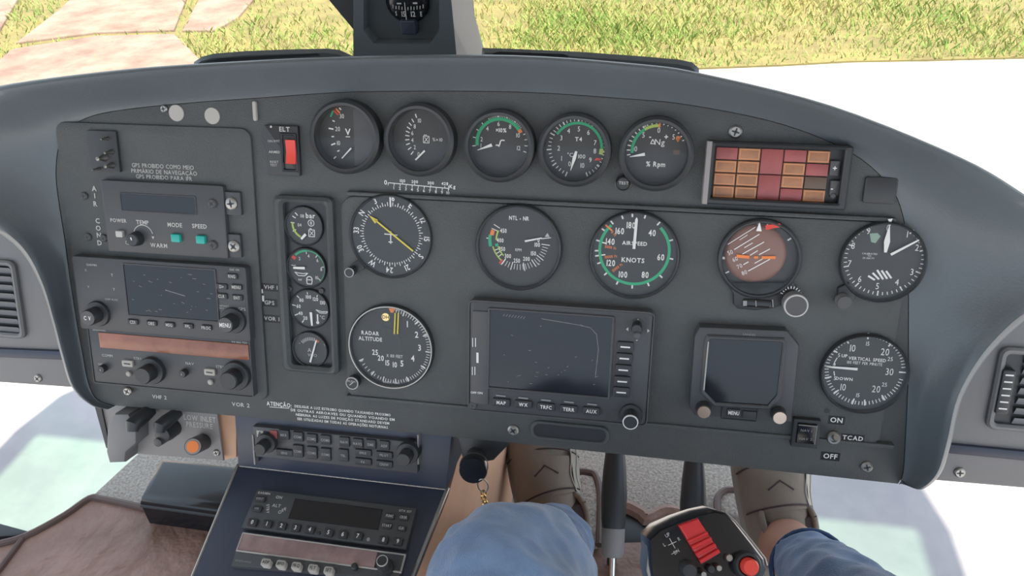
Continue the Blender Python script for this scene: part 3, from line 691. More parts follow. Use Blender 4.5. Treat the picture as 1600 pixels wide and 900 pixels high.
# --- rotor tachometer
t = Gauge('rotor_tachometer', 'NTL-NR rpm dial with small green and yellow arcs left of the airspeed dial', 811, 386, 63, bez=.006, rim=1.07, **FPH)
c = (811, 376); G_ = lambda r0, r1, a0, a1, m, n: t.arc(r0, r1, a0, a1, m, n, c)
G_(43, 48, -102, -79, 'green', 'green_arc'); G_(33, 38, -105, -98, 'green', 'green_arc'); G_(34, 36.5, -89, -64, 'lime', 'yellow_arc'); G_(41, 43, -139, -103, 'lime', 'yellow_arc'); G_(33, 35, -134, -106, 'lime', 'yellow_arc'); G_(40, 46, -79, -68, 'orange', 'red_mark'); G_(40, 48, -141, -137, 'red', 'red_mark')
t.ticks([98 + 6.2 * i for i in range(20)], 37, 46, .8, c); t.ticks([-143, -163, 170, 147, 129, 98], 35, 48, 1.3, c); t.ticks([-66, -57], 35, 46, 1.2, c); t.ticks([-86], 45, 51, 1.4, c); t.ticks([-112, -120, -128], 34, 42, 1.2, c)
t.num([('NTL - NR', 811, 341)], 6, sx=.75, bold=1); t.num([('RPM', 810, 390.5)], 4.4, sx=.8)
t.num([('450', 786.5, 360.5), ('400', 781.5, 375.5), ('350', 784.5, 389), ('300', 793.5, 400), ('250', 807.5, 407.3), ('200', 822.5, 404.5), ('150', 833.5, 396), ('100', 839.5, 382.5), ('0', 841.5, 375.5)], 6.2, sx=.68, bold=1)
mb = MB(); mb.poly([t.L(851, 370, t.z), t.L(859, 370.5, t.z), t.L(855.5, 364, t.z)], t.z); mb.poly([t.L(840, 414.5, t.z), t.L(844, 413, t.z), t.L(841, 411, t.z)], t.z); t.part('symbol', 'offwhite', mb, smooth=None)
t.needle((820, 377), (846.5, 372), 2.8, 2); t.needle((846, 373), (861, 371.5), 1.4, 1, dz=.0016); t.finish()
# --- airspeed
t = Gauge('airspeed_indicator', 'AIRSPEED KNOTS dial with almost full green ring and upright white needle', 991, 398, 66, bez=.006, rim=1.06, **FPH)
c = (991, 391.5); t.arc(51, 55.5, 47, 318, 'green', 'green_arc', c)
t.ticks([40, 73, 102, 134, 157, 182, 206, 229, 249, 261, 269, 285, 304, 321.5, 340, 356, 16], 52.5, 61, 2.4, c); t.ticks([261, 284], 45, 53, 2, c)
mb = MB(); t.ticks([312], 46, 61, 2.6, c, mb, t.z + .0002)
for s_, x, y, an in (('15000 ft', 964.5, 418, 42), ('10000 ft', 954.5, 401, 10), ('5000 ft', 954, 386.5, -8), ('0 ft', 959, 365, -40)): t.text(mb, s_, x, y, 4.2, t.z, ang=an, sx=.8, bold=1)
t.part('orange_marks', 'orange', mb, smooth=None)
t.num([('40', 1019, 364), ('60', 1032.5, 402), ('80', 1008, 429.5), ('100', 973.5, 429), ('120', 954.5, 411), ('140', 953.5, 377.5), ('160', 968.5, 361), ('180', 986, 352)], 9.4, sx=.72, bold=1)
t.num([('AIRSPEED', 991.5, 380.3)], 5.8, sx=.95, bold=1); t.num([('KNOTS', 989, 406.5)], 7, bold=1, sx=.95)
t.needle((990.5, 389), (994.8, 340), 4.4, 1.2, mid=(.93, 4.2)); t.finish()
# --- attitude indicator
t = Gauge('attitude_indicator', 'attitude indicator with brown ball, white pitch lines and orange aircraft bar', 1186, 403, 57, bez=.007, rim=1.12, **FPH)
bl = MB(); a0 = t.L(1147, 458); P = [(1136, 444), (1146, 460), (1146, 476), (1153, 483), (1180, 486), (1210, 482), (1230, 474), (1246, 450), (1238, 436)] + [(1186 + 61 * sin(radians(a_)), 403 - 61 * cos(radians(a_))) for a_ in range(125, 236, 10)]
t.part('lower_housing', 'black', MB().prism([t.L(x, y, .005) for x, y in P], 0, .005, .002)); a = t.rect(1160, 468, 1206, 481, .006)
sg = t.part('slip_glass', 'blackgloss', MB().prism(rr(*a, .002), .0045, .0062, .001)); m_ = MB(); t.line(m_, (1164, 470), (1164, 478), 6, .0064); t.line(m_, (1181, 470), (1181.5, 479), 1.4, .0064); t.line(m_, (1207, 468), (1208, 480), 1.6, .0064); m_.build('markings', 'dimwhite', sg, None)
q = t.L(1180, 396, t.dz); R_ = 47 * t.s; pr = [(R_ * cos(radians(a_)), t.dz + .0045 * sin(radians(a_))) for a_ in range(0, 91, 15)]
ball = t.part('horizon_ball', 'ball', MB().lathe(pr, q.x, q.y, 48, False, True), label='brown horizon ball')
mb = MB(); zz = t.dz + .0048
for p_, q_, wd in (((1137, 382), (1180, 355), 1), ((1155.5, 375), (1168, 367), 1), ((1147, 390), (1186.5, 366), 1.4), ((1163, 387), (1176, 379.5), 1.3), ((1160, 397), (1194, 378), 1.5), ((1172, 399), (1184, 391.5), 1.4), ((1186, 398), (1203, 389), 1.5), ((1161.5, 413.5), (1169.5, 409), 1.6), ((1179, 411.5), (1191.5, 404.5), 1.4), ((1169, 423.5), (1203, 405), 1.6)): t.line(mb, p_, q_, wd, zz)
for s_, x, y in (('50', 1141, 394.5), ('60', 1148.5, 405), ('70', 1155.5, 416), ('80', 1163, 426)): t.text(mb, s_, x, y, 6.6, zz, ang=28, sx=.85)
mb.build('markings', 'white', ball, None)
mb = MB(); zz += .0008
t.line(mb, (1151, 400), (1171, 402), 5, zz); t.line(mb, (1178, 402), (1184.5, 402.4), 4, zz); t.line(mb, (1190, 402.5), (1212, 402.5), 4.4, zz); t.part('aircraft_bar', 'orange', mb, label='orange aircraft reference bar', smooth=None)
mb = MB(); q1 = [(1187, 346), (1181.5, 361), (1190, 361.5)]; mb.poly([t.L(x, y, zz) for x, y in q1], zz); t.part('pointer', 'white', mb, smooth=None)
mb = MB(); mb.poly([t.L(x, y, zz) for x, y in ((1196, 352), (1218, 349), (1223, 355), (1212, 356), (1196.5, 359.5))], zz); t.part('warning_flag', 'red', mb, label='orange red warning flag', smooth=None)
t.ticks([-90, -65, -55, -45, -35, -25, -15, -5, 10], 52, 56, 2, (1186, 403)); t.ticks([-92, -117, 55], 50, 57, 2.2, (1186, 403))
t.ticks([-70 + 17 * i for i in range(9)], 13, 17, 1.4, (1234, 461), z=.0064); 
t.knob(1244, 478, 18.5, .018, 'plastic', 'offwhite', 'midgrey', 'large round cage knob'); t.finish()
# --- altimeter
t = Gauge('altimeter', 'altimeter dial numbered 0 to 9 with striped window at upper right of the panel', 1378, 409, 62, bez=.006, rim=1.06, **FPH)
c = (1381, 404); t.ticks([7.2 * i + 4 for i in range(50)], 55, 60, 1.3, c); t.ticks([36 * i + 4 for i in range(10)], 53, 61, 2.2, c)
t.num([('9', 1357, 361), ('8', 1333, 384), ('7', 1327.5, 411.5), ('6', 1343.5, 436), ('5', 1371, 447), ('4', 1401.5, 441), ('3', 1425, 425), ('2', 1433, 387), ('1', 1418, 366), ('0', 1388, 356)], 10, sx=.8)
t.num([('CALIBRATED', 1359, 396.5), ('TO', 1358.5, 400), ('20 000 FT', 1357, 403.5)], 2.6)
for i in range(5): t.ln([(1356.5 + 7 * i, 431 - 4.6 * min(i, 2) + max(0, i - 2) * .8), (1367 + 7 * i * .92, 436.5 + min(0, (2 - i)) * .8 + (1 if i == 0 else 0))], 3)
q = t.L(1366, 371, t.z); mb = MB().poly([t.L(1359, 365, t.z), t.L(1371, 364, t.z), t.L(1376, 369, t.z), t.L(1368, 380, t.z), t.L(1361, 378, t.z)], t.z); t.part('symbol', 'palegreen', mb, label='pale green index patch', smooth=None)
t.needle((1383.5, 394.5), (1390, 352), 4, .9, mid=(.4, 9)); t.needle((1392, 398), (1438, 374), 4, 2.4, name='needle', dz=.003); t.needle((1391, 342), (1391, 350), 7, .8, name='pointer')
t.knob(1320, 474, 12, .014, 'plastic', 'midgrey', 'midgrey')
t.part('knob_arm', 'black', MB().prism([t.L(1306, 470), t.L(1308, 448), t.L(1326, 440), t.L(1336, 460), t.L(1326, 478)], 0, .004, .0015)); t.finish()
# --- vertical speed
t = Gauge('vertical_speed_indicator', 'VERTICAL SPEED dial with needle pointing left at lower right of the panel', 1349, 583, 62, bez=.006, rim=1.06, **FPH)
c = (1351, 577.5); t.ticks([-86 + 5.3 * i for i in range(33)], 53, 59, 1.3, c); t.ticks([-86 - 5.3 * i for i in range(33)], 53, 59, 1.3, c); t.ticks([-86, -58, -33, 0, 38, 92, 145, 175, 193, 225, 254], 50, 60, 2.2, c)
t.num([('10', 1332.5, 544), ('20', 1383, 550), ('30', 1390, 581), ('20', 1369, 608), ('10', 1317.5, 605)], 11, sx=.75); t.num([('15', 1356, 537), ('25', 1391, 561), ('25', 1382, 601), ('15', 1340.5, 617.5), ('5', 1311, 555), ('5', 1304.5, 591)], 6.4, sx=.85)
t.num([('VERTICAL SPEED', 1355, 561.5)], 5, sx=.88, bold=1); t.num([('100 FEET PER MINUTE', 1351, 567.8)], 4.6, sx=.78); t.num([('UP', 1319.5, 556), ('DOWN', 1319, 592)], 4.8, bold=1)
t.ln([(1308, 559), (1304, 566), (1304, 571)], 1.4); t.ln([(1303, 580), (1304, 587)], 1.4); t.num([('0', 1303.5, 570)], 6)
t.needle((1340, 577), (1291, 573), 4, .8, mid=(.8, 3)); t.finish()
# ================================================================== panel units
def buttons(t, parent, items, z0, z1, wpx, hpx, m='key', tm='white', th=4.5, name='button', r=.0012, bold=1, sx=.85, tz=.0002):
    out = []
    for s, x, y in items:
        mb = MB(); t.rbox(mb, x - wpx / 2, y - hpx / 2, x + wpx / 2, y + hpx / 2, z0, z1, r, min(.0008, (z1 - z0) * .4)); o = mb.build(name, m, parent)
        if s: t.text(MB(), s, x, y, th, z1 + tz, bold=bold, sx=sx).build('lettering', tm, o, None)
        out.append(o)
    return out
def dknob(t, parent, px, py, r, z, m='black', mark=None, tip=None, ring=None, label=None, face=None):
    q = t.L(px, py, z); r *= t.s
    pr = [(r * 1.0, 0), (r * 1.0, z * .45), (r * .95, z * .5), (tip or r * .62, z * .52), (tip or r * .62, z * .95), ((tip or r * .62) * .9, z)]
    o = MB().lathe(pr, q.x, q.y, 28, True, True).build('knob', m, parent, label=label)
    k = tip or r * .62
    if ring: MB().lathe([(k, z * .97), (k * .97, z + .0005), (k * .86, z + .0005), (k * .85, z * .99)], q.x, q.y, 28).build('knob_ring', ring, o)
    if face: MB().disc(q.x, q.y, k * .9, z + .0003, 24).build('knob_face', face, o, None)
    if mark: MB().text(mark, q.x, q.y, k * .5, z + .0006, bold=1, sx=.7).build('lettering', 'white', o, None)
    return o
# --- emergency locator switch
t = PT('locator_switch', 'black switch plate lettered ELT with red rocker', 'switch', 441, 235, 0)
mb = MB(); t.rbox(mb, 415, 196, 467, 274, 0, .004, .001, .0008); t.part('plate', 'black', mb)
mb = MB(); a = t.rect(440, 208, 465, 268, .004); t.part('rocker_well', 'blackgloss', mb.frame(rr(*a, .001), rr(a[0] + .002, a[1] + .002, a[2] - .002, a[3] - .002, .001), .003, .0055, .004, .0005))
mb = MB(); a = t.rect(446, 219, 461, 256, .008); x0, y0, x1, y1 = a
mb.loft([[(x0, y, .004), (x1, y, .004), (x1, y, z), (x0, y, z)] for y, z in ((y0, .0085), ((y0 + y1) / 2, .0065), (y1, .0075))], True, True); t.part('rocker', 'redcap', mb, label='red rocker')
mb = MB(); t.text(mb, 'ELT', 444.5, 202, 6.6, .0042, bold=1); t.text(mb, 'ON', 422, 220.5, 3.4, .0042); t.text(mb, 'XMT', 432, 220.5, 3.4, .0042); t.text(mb, 'ARMED', 428.5, 237.5, 3.4, .0042, bold=1); t.text(mb, 'RESET', 428.5, 253, 3.4, .0042); t.text(mb, 'TEST', 427.5, 258, 3.4, .0042)
q = t.L(423.5, 198, .0042); mb.disc(q.x, q.y, 1.8 * t.s, .0044, 10); t.part('lettering', 'offwhite', mb, smooth=None)
# --- caution light panel
t = PT('caution_panel', 'warning light panel of red and amber cells in a metal-edged frame', 'warning panel', 1213, 273, 0)
o_ = t.rect(1101, 224, 1328, 324, .010); i_ = t.rect(1113, 230, 1316, 314, .010)
t.part('frame', 'black', MB().frame(rr(*o_, .002), rr(*i_, .001), 0, .012, .002, .0015)); t.part('back_plate', 'black', MB().prism(rr(*i_, .001), 0, .0021))
t.part('frame_edge', 'grey', MB().box(o_[0] - .0005, o_[0] + .004, o_[1], o_[3], .0, .0125, .001)); a = t.rect(1115, 232, 1294, 313, .004)
cw = (a[2] - a[0]) / 5; chh = (a[3] - a[1]) / 4
cells = [(0, 0, 1, 'r'), (0, 1, 1, 'a'), (0, 2, 1, 'a'), (0, 3, 1, 'a'), (1, 0, 1, 'a'), (1, 1, 1, 'a'), (1, 2, 1, 'a'), (1, 3, 1, 'a'), (2, 0, 2, 'r'), (2, 2, 2, 'r'), (3, 0, 1, 'r'), (3, 1, 1, 'a'), (3, 2, 1, 'a'), (3, 3, 1, 'r'), (4, 0, 1, 'a'), (4, 1, 1, 'r'), (4, 2, 1, 'd'), (4, 3, 1, 'a')]
for cx_, cy_, n_, k_ in cells:
    x0 = a[0] + cw * cx_ + .0004; x1 = a[0] + cw * (cx_ + 1) - .0004; y1 = a[3] - chh * cy_ - .0004; y0 = a[3] - chh * (cy_ + n_) + .0004
    o = MB().box(x0, x1, y0, y1, .002, .0045, .0006).build('light_cell', {'r': 'lampred', 'a': 'lampamber', 'd': 'lampdark'}[k_], t.o)
    if k_ == 'a': MB().frame([(x0 + .0006, y0 + .0006), (x1 - .0006, y0 + .0006), (x1 - .0006, y1 - .0006), (x0 + .0006, y1 - .0006)], [(x0 + .0016, y0 + .0016), (x1 - .0016, y0 + .0016), (x1 - .0016, y1 - .0016), (x0 + .0016, y1 - .0016)], .0044, .0047, .0044).build('cell_edge', 'lampedge', o)
for s, x, y in (('+', 1304.5, 263), ('-', 1300, 294)):
    mb = MB(); t.rbox(mb, 1297, y - 12, 1312, y + 12, .002, .006, .001, .001); o = mb.build('dimmer_button', 'midgrey', t.o); t.text(MB(), s, x, y, 8, .0062, bold=1).build('lettering', 'white', o, None)
mb = MB(); q = t.L(1302, 306, .006); mb.cyl(q.x, q.y, 5 * t.s, .002, .007, 18, .001); t.part('test_knob', 'midgrey', mb)

# --- small breaker plate upper left
t = PT('switch_plate', 'small black plate with shiny toggle bits at upper left of the panel', 'switch', 162, 236, .003)
mb = MB(); t.rbox(mb, 139, 204, 184, 268, 0, .003, .001, .0006); t.part('plate', 'black', mb)
for x, y, r in ((165, 217, 3), (171, 238, 4), (160, 247, 6), (172, 259, 5), (152, 264, 2.5)):
    q = t.L(x, y, .006); t.part('toggle', 'metal', MB().lathe([(r * t.s, .003), (r * t.s * .8, .006), (r * t.s * .4, .010), (r * t.s * .5, .013), (.0001, .014)], q.x, q.y, 14))
# --- air conditioning panel
t = PT('air_conditioning_panel', 'air conditioning control with POWER, TEMP, MODE and SPEED controls and teal buttons', 'control panel', 262, 343, .003)
mb = MB(); t.rbox(mb, 163, 286, 352, 398, 0, .006, .002, .001); t.part('plate', 'unit', mb)
for y in (318, 384):
    mb = MB(); t.rbox(mb, 348, y - 18, 376, y + 18, 0, .004, .001, .0006); t.part('mounting_ear', 'unit', mb)
mb = MB(); a = t.rect(190, 305, 305, 331, .006); t.part('display_rim', 'unit', MB().frame(rr(a[0] - .001, a[1] - .001, a[2] + .001, a[3] + .001, .001), rr(*a, .001), .005, .0068, .0058, .0003)); t.part('display', 'screen', mb.prism(rr(*a, .001), .005, .0062), smooth=None)
for x, y, r, z in ((332, 318, 7, .006), (362, 318, 9, .004), (333, 383, 7, .006), (366, 385, 9, .004)): screw(t.o, t, x, y, r, z, m='midgrey' if r == 7 else 'metal')
for x, y in ((132, 306), (138, 370), (163, 372)): screw(t.o, t, x, y, 6, .0, m='midgrey')
for m_, x, y, w_ in (('offwhite', 185.5, 366, 11), ('teal', 273.5, 372.5, 14), ('teal', 312.5, 375, 14)):
    mb = MB(); t.rbox(mb, x - w_ / 2, y - w_ / 2 * .9, x + w_ / 2, y + w_ / 2 * .9, .005, .0095, .0012, .0009); o = t.part('button', m_, mb)
mb = MB(); q = t.L(213, 373, .008); kn = MB().lathe([(11 * t.s, .006), (9.5 * t.s, .014), (8 * t.s, .015)], q.x, q.y, 24, True, True); o = t.part('knob', 'black', kn, label='black temperature knob')
q2 = t.L(204, 371, .0155); MB().line((q2.x, q2.y), (q.x, q.y), 2 * t.s, .0154).build('pointer', 'white', o, None)
mb = MB(); z_ = .0062
for s, x, y, h in (('POWER', 185, 344.5, 5.2), ('TEMP', 222.5, 347.5, 6), ('MODE', 273, 351.5, 6), ('SPEED', 311.5, 353.5, 6), ('WARM', 248, 383.5, 6)): t.text(mb, s, x, y, h, z_, bold=1, sx=.9)
q = t.L(224, 368, z_); mb.arc(q.x, q.y, 15 * t.s, 16.2 * t.s, -72, 78, z_); q = t.L(239, 371, z_); mb.poly([q + Vector((-.0015, .001)), q + Vector((.0015, .001)), q + Vector((0, -.002))], z_); t.text(mb, 'C', 198.5, 379, 6, z_)
for s, y, x in (('A', 294.5, 147), ('I', 306, 148), ('R', 318.5, 149), ('C', 345, 152.5), ('O', 356.5, 153.5), ('N', 367.5, 154.5), ('D', 379.5, 155.5)): t.text(mb, s, x, y, 7.2, .0004, bold=1)
t.part('lettering', 'offwhite', mb, smooth=None)
# --- GPS navigator
t = PT('gps_navigator', 'black GPS navigator with dark scratched screen and CDI to PROC keys', 'navigator', 254, 467, .003)
mb = MB(); t.rbox(mb, 119, 409, 387, 524, 0, .010, .003, .0015); body = t.part('body', 'unit', mb)
a = t.rect(198, 418, 338, 496, .010); t.part('screen_rim', 'unit', MB().frame(rr(a[0] - .0015, a[1] - .0015, a[2] + .0015, a[3] + .0015, .001), rr(*a, .0005), .0095, .0112, .0098, .0004)); sc = t.part('screen', 'screen', MB().prism(rr(*a, .0005), .0095, .0102), smooth=None)
mb = MB(); rg = random.Random(5)
for i in range(26):
    x = rg.uniform(206, 330); y = rg.uniform(425, 488); l_ = rg.uniform(1.5, 7); an = rg.uniform(.1, .5); t.line(mb, (x, y), (x + l_ * cos(an), y + l_ * sin(an)), .55, .0104)
t.line(mb, (258, 453), (289, 462.5), .9, .0104); mb.build('scratches', 'dimwhite', sc, None)
buttons(t, t.o, [('CDI', 207, 503.5), ('OBS', 236, 505.5), ('MSG', 264, 508), ('FPL', 293, 510), ('PROC', 322, 512.5)], .0095, .0118, 16, 8, th=4.6, tm='offwhite', sx=.75)
buttons(t, t.o, [('RNG', 362, 432), ('D>', 346, 448), ('MENU', 369, 449), ('CLR', 346, 463), ('ENT', 370, 465.5)], .0095, .0118, 17, 9, th=4.4, tm='offwhite', sx=.75)
mb = MB()
for s, x, y, h in (('GARMIN', 143, 404 + 10, 3), ('GNS 430', 366, 421.5, 2.6), ('DEFAULT', 350, 478, 2.2), ('NAV', 346, 481.5, 2.2), ('GPS', 378, 483, 4.4), ('C', 134, 422, 3), ('V', 138, 448, 3), ('T', 175, 430, 4), ('Y', 178, 452, 4), ('COM VLOC', 174, 468, 2.6)): t.text(mb, s, x, y, h, .0104)
t.part('lettering', 'offwhite', mb, smooth=None)
dknob(t, t.o, 137, 497, 19, .026, label='concentric tuning knob', mark='C V', face='midgrey'); dknob(t, t.o, 352, 508, 19, .026, label='concentric tuning knob', mark='MENU', face='midgrey')
# --- navigation and communication radio
t = PT('radio', 'radio with long copper-tinted display window below the GPS navigator', 'radio', 269, 565, .003)
mb = MB(); t.rbox(mb, 144, 521, 392, 608, 0, .008, .002, .001); t.part('body', 'unit', mb)
a = t.rect(143, 520, 393, 609, .008); t.part('edge', 'midgrey', MB().frame(rr(*a, .002), rr(a[0] + .0009, a[1] + .0009, a[2] - .0009, a[3] - .0009, .0018), .0, .0088, .007, .0002))
a = t.rect(156, 529, 388, 553, .009); t.part('display_window', 'copperglass', MB().prism(rr(*a, .001), .007, .0092, .0005), label='copper reflecting display window')
mb = MB(); z_ = .0084
for s, x, y, h in (('COMM', 167.5, 555.5, 3.8), ('STBY', 215, 560, 3.6), ('NAV', 296.5, 568, 4), ('STBY', 344, 573, 3.6), ('OFF', 157, 569, 3), ('KX 165A TSO', 374, 536 - 1, 2.4), ('BENDIX/KING', 155, 515.8, 2.2), ('PULL', 247, 590.5, 2.6), ('PULL', 377, 604, 2.6)): t.text(mb, s, x, y, h, z_ + (.001 if y < 540 else 0))
t.part('lettering', 'offwhite', mb, smooth=None)
for x, y in ((198.5, 568.5), (327, 582)):
    mb = MB(); t.rbox(mb, x - 8.5, y - 5, x + 8.5, y + 5, .007, .0105, .0015, .0008); o = t.part('flip_button', 'sticker', mb); m2 = MB(); t.line(m2, (x - 5, y - .5), (x + 5, y + .7), 2, .0107); m2.build('arrow', 'black', o, None)
for x, y in ((199.5, 585), (327.5, 598)):
    q = t.L(x, y, .011); t.part('small_knob', 'sticker', MB().cyl(q.x, q.y, 4 * t.s, .007, .011, 16, .001))
for x, y, r in ((222, 584, 20), (356, 592, 21)): dknob(t, t.o, x, y + 4, r, .026)
for x, y in ((157, 578), (284, 585)): dknob(t, t.o, x, y, 9, .014, mark='I')
# --- multifunction display
t = PT('multifunction_display', 'large landscape multifunction display with MAP WX TRFC TERR AUX keys', 'display', 876, 565, .004)
mb = MB(); t.rbox(mb, 733, 479, 1016, 653, 0, .012, .004, .002); t.part('body', 'unit', mb)
a = t.rect(731.5, 478, 1018, 654, .012); t.part('edge', 'midgrey', MB().frame(rr(*a, .005), rr(a[0] + .0012, a[1] + .0012, a[2] - .0012, a[3] - .0012, .004), .002, .0125, .011, .0003))
a = t.rect(765, 490, 954, 612, .012); t.part('screen_rim', 'unit', MB().frame(rr(a[0] - .002, a[1] - .002, a[2] + .002, a[3] + .002, .002), rr(*a, .001), .011, .014, .012, .0006)); sc = t.part('screen', 'screen', MB().prism(rr(*a, .001), .011, .0124), smooth=None)
mb = MB(); pts = [(846, 498), (870, 502), (905, 508), (922, 512), (932, 522), (935, 545), (933, 565), (930, 590)]
for p_, q_ in zip(pts, pts[1:]): t.line(mb, p_, q_, .6, .0126)
for i in range(22):
    x = rg.uniform(785, 930); y = rg.uniform(492, 606); l_ = rg.uniform(1.5, 5); an = rg.uniform(-1, .6); t.line(mb, (x, y), (x + l_ * cos(an), y + l_ * sin(an)), .5, .0126)
for i in range(8): t.line(mb, (786 + 4.5 * i, 494 + .6 * i), (789 + 4.5 * i, 490.5 + .6 * i), .5, .0126)
mb.build('scratches', 'dimwhite', sc, None)
a = t.rect(737, 486, 764, 632, .013); cd_ = t.part('card_door', 'midgrey', MB().prism(rr(*a, .002), .011, .0135, .0008), label='grey data card door at the left side')
mb = MB(); t.line(mb, (738.5, 528), (738.5, 542), 1.2, .0138); t.line(mb, (743, 528), (743, 542), 1.2, .0138); t.line(mb, (746, 551), (746, 567), 3.4, .0138); t.line(mb, (738, 573), (738, 586), 1.2, .0138); t.line(mb, (742, 573), (742, 586), 1.2, .0138); t.text(mb, 'OFF', 740, 613.5, 3.4, .0138, bold=1); t.text(mb, 'ON', 750, 614, 3.4, .0138, bold=1)
mb.build('markings', 'white', cd_, None)
bs = buttons(t, t.o, [('MAP', 783, 629.5), ('WX', 817.5, 632.5), ('TRFC', 853, 636.5), ('TERR', 888.5, 640), ('AUX', 924, 643)], .011, .0145, 27, 12, th=5.4)
for b, (x, y) in zip(bs, ((782.5, 618.5), (817.5, 622), (853, 625.5), (889, 628.5), (925, 632))): m2 = MB(); t.line(m2, (x - 7.5, y - .8), (x + 7.5, y + .8), 2.2, .0128); m2.build('key_bar', 'dimwhite', b, None)
for i, y in enumerate((542.5, 560.5, 578.5, 596.5, 613.5)):
    x = 977 - 1.6 * i; mb = MB(); t.rbox(mb, x - 13, y - 8, x + 13, y + 8, .011, .0145, .0015, .0009); o = t.part('side_key', 'key', mb); m2 = MB(); t.line(m2, (x - 7.5, y - .6), (x + 7.5, y + .6), 2.2, .0148); m2.build('key_bar', 'white', o, None)
jk = dknob(t, t.o, 995, 515, 12, .024, label='small joystick'); q = t.L(995.5, 524, .024); MB().cyl(q.x, q.y, 5.5 * t.s, .015, .026, 16, .001).build('cap', 'midgrey', jk)
mb = MB(); z_ = .0123
for pts in (((997, 498), (993.5, 502), (1000.5, 502.4)), ((978, 514.5), (982, 511), (981.8, 517.5)), ((1015, 517), (1011.5, 513.5), (1011.2, 520)), ((995, 533), (993, 531), (997, 531))): mb.poly([t.L(x, y, z_) for x, y in pts], z_)
t.part('symbol', 'offwhite', mb, smooth=None); dknob(t, t.o, 985, 660, 17, .030, tip=11.5 * t.s, ring='white', label='large selector knob with white ring')
screw(t.o, t, 739, 633, 6, .012, m='midgrey')
# --- electronic heading display
t = PT('heading_display', 'square blank heading display with two brass knobs and MENU key', 'display', 1164, 583, .004)
P = [(1093, 511), (1230, 517), (1249, 540), (1237, 660), (1200, 657), (1085, 650), (1077, 634), (1085, 526)]
mb = MB().prism([t.L(x, y, .012) for x, y in P], 0, .012, .002); t.part('body', 'unit', mb)
O_ = ccw([t.L(x, y, .014) for x, y in ((1109, 530), (1221, 535), (1223, 540), (1214, 618), (1200, 634), (1118, 629), (1101, 612), (1107, 534))])
t.part('screen_rim', 'unit', MB().frame(offset(O_, -.0035), O_, .011, .015, .0122, .0012)); t.part('screen', 'screen', MB().prism(O_, .011, .0124), smooth=None)
t.part('screen_edge', 'sticker', MB().box(*[t.L(1103.5, 570, .0155).x - .0006, t.L(1103.5, 570, .0155).x + .0006, t.L(1101, 610, .0155).y, t.L(1107, 534, .0155).y], .014, .0156, .0003)).rotation_euler.z = 0.0
for x, y in ((1100, 644), (1218.5, 653)):
    q = t.L(x, y, .022); o = t.part('knob', 'black', MB().lathe([(12.5 * t.s, .010), (10.5 * t.s, .018), (10 * t.s, .0215)], q.x, q.y, 28, True, True)); MB().lathe([(10.2 * t.s, .0205), (9.6 * t.s, .0225)], q.x, q.y, 28, True, True).build('knob_face', 'brass', o, label='brushed brass knob face')
mb = MB(); a = t.rect(1127, 636, 1184, 657, .013); t.part('key_well', 'black', MB().frame(rr(*a, .001), rr(a[0] + .001, a[1] + .001, a[2] - .001, a[3] - .001, .0006), .011, .0135, .0118, .0004))
bb = buttons(t, t.o, [('MENU', 1146.5, 645.5), ('', 1171, 649)], .011, .014, 22, 12, th=5.6, sx=.72); t.part('lettering', 'dimwhite', t.text(MB(), 'SANDEL', 1171, 523, 3.6, .0123), smooth=None)
# --- two switches at lower right
t = PT('selector_switch', 'square black illuminated push switch near the ON OFF toggle', 'switch', 1258, 676, .002)
mb = MB(); t.rbox(mb, 1238, 656, 1281, 700, 0, .008, .0008, .0008); t.part('housing', 'black', mb); mb = MB(); t.rbox(mb, 1245, 663, 1276, 694, .007, .0105, .0006, .001); b_ = t.part('cap', 'blackgloss', mb)
mb = MB(); t.text(mb, 'NAV 1', 1260, 673, 4, .0108); t.text(mb, 'NAV 2', 1259, 686, 4, .0108); mb.build('lettering', 'dimwhite', b_, None)
a = t.rect(1246, 664, 1276, 693, .0105); mb = MB(); mb.box(a[2] - .001, a[2] - .0003, a[1], a[3], .0104, .0108).box(a[0], a[2], a[3] - .001, a[3] - .0003, .0104, .0108); mb.build('edge', 'grey', b_)
t = PT('toggle_switch', 'small metal toggle switch between ON and OFF beside TCAD', 'switch', 1302, 683, .004)
t.part('nut', 'metal', MB().lathe([(11 * t.s, 0), (11 * t.s, .002), (9 * t.s, .0035), (6 * t.s, .0035), (5 * t.s, .002)], n=12, cap1=True)); t.part('bat', 'metal', MB().tube([(0, 0, .002), (-.001, .004, .012), (-.002, .008, .018)], [.0018, .0024, .0026], 12))
# --- fuel lever box under the panel
t = PT('fuel_lever_box', 'grey metal bracket with levers and lamp lettered LOW INLET PRESSURE under the panel', 'control panel', 262, 680, -.012)
t.part('plate', 'grey', MB().prism([t.L(x, y) for x, y in ((150, 628), (338, 640), (349, 720), (196, 708), (165, 700))], -.003, 0, .001))
t.part('side_plate', 'black', MB().prism([t.L(x, y, .002) for x, y in ((146, 628), (156, 628), (172, 702), (166, 700))], -.02, .002))
t.part('bracket', 'tan', MB().prism([t.L(x, y, -.012) for x, y in ((340, 640), (372, 645), (372, 712), (352, 716))], -.02, -.008))
t.part('paddle', 'plastic', MB().prism([t.L(x, y, .02) for x, y in ((180, 646), (202, 646), (214, 672), (214, 692), (198, 706), (196, 722), (172, 723), (167, 705), (169, 662))], 0, .022, .003), label='grey paddle lever')
for i, (a0, a1, r_) in enumerate((((236, 640), (208, 664), 11), ((278, 644), (250, 666), 9.5))):
    p0 = t.L(*a0, .006); p1 = t.L(*a1, .03); t.part('lever', 'black', MB().tube([(p0.x, p0.y, .006), (p0.lerp(p1, .6).x, p0.lerp(p1, .6).y, .022), (p1.x, p1.y, .03), (p1.x, p1.y - .006, .032)], [r_ * t.s * .8, r_ * t.s, r_ * t.s, r_ * t.s * .7], 14))
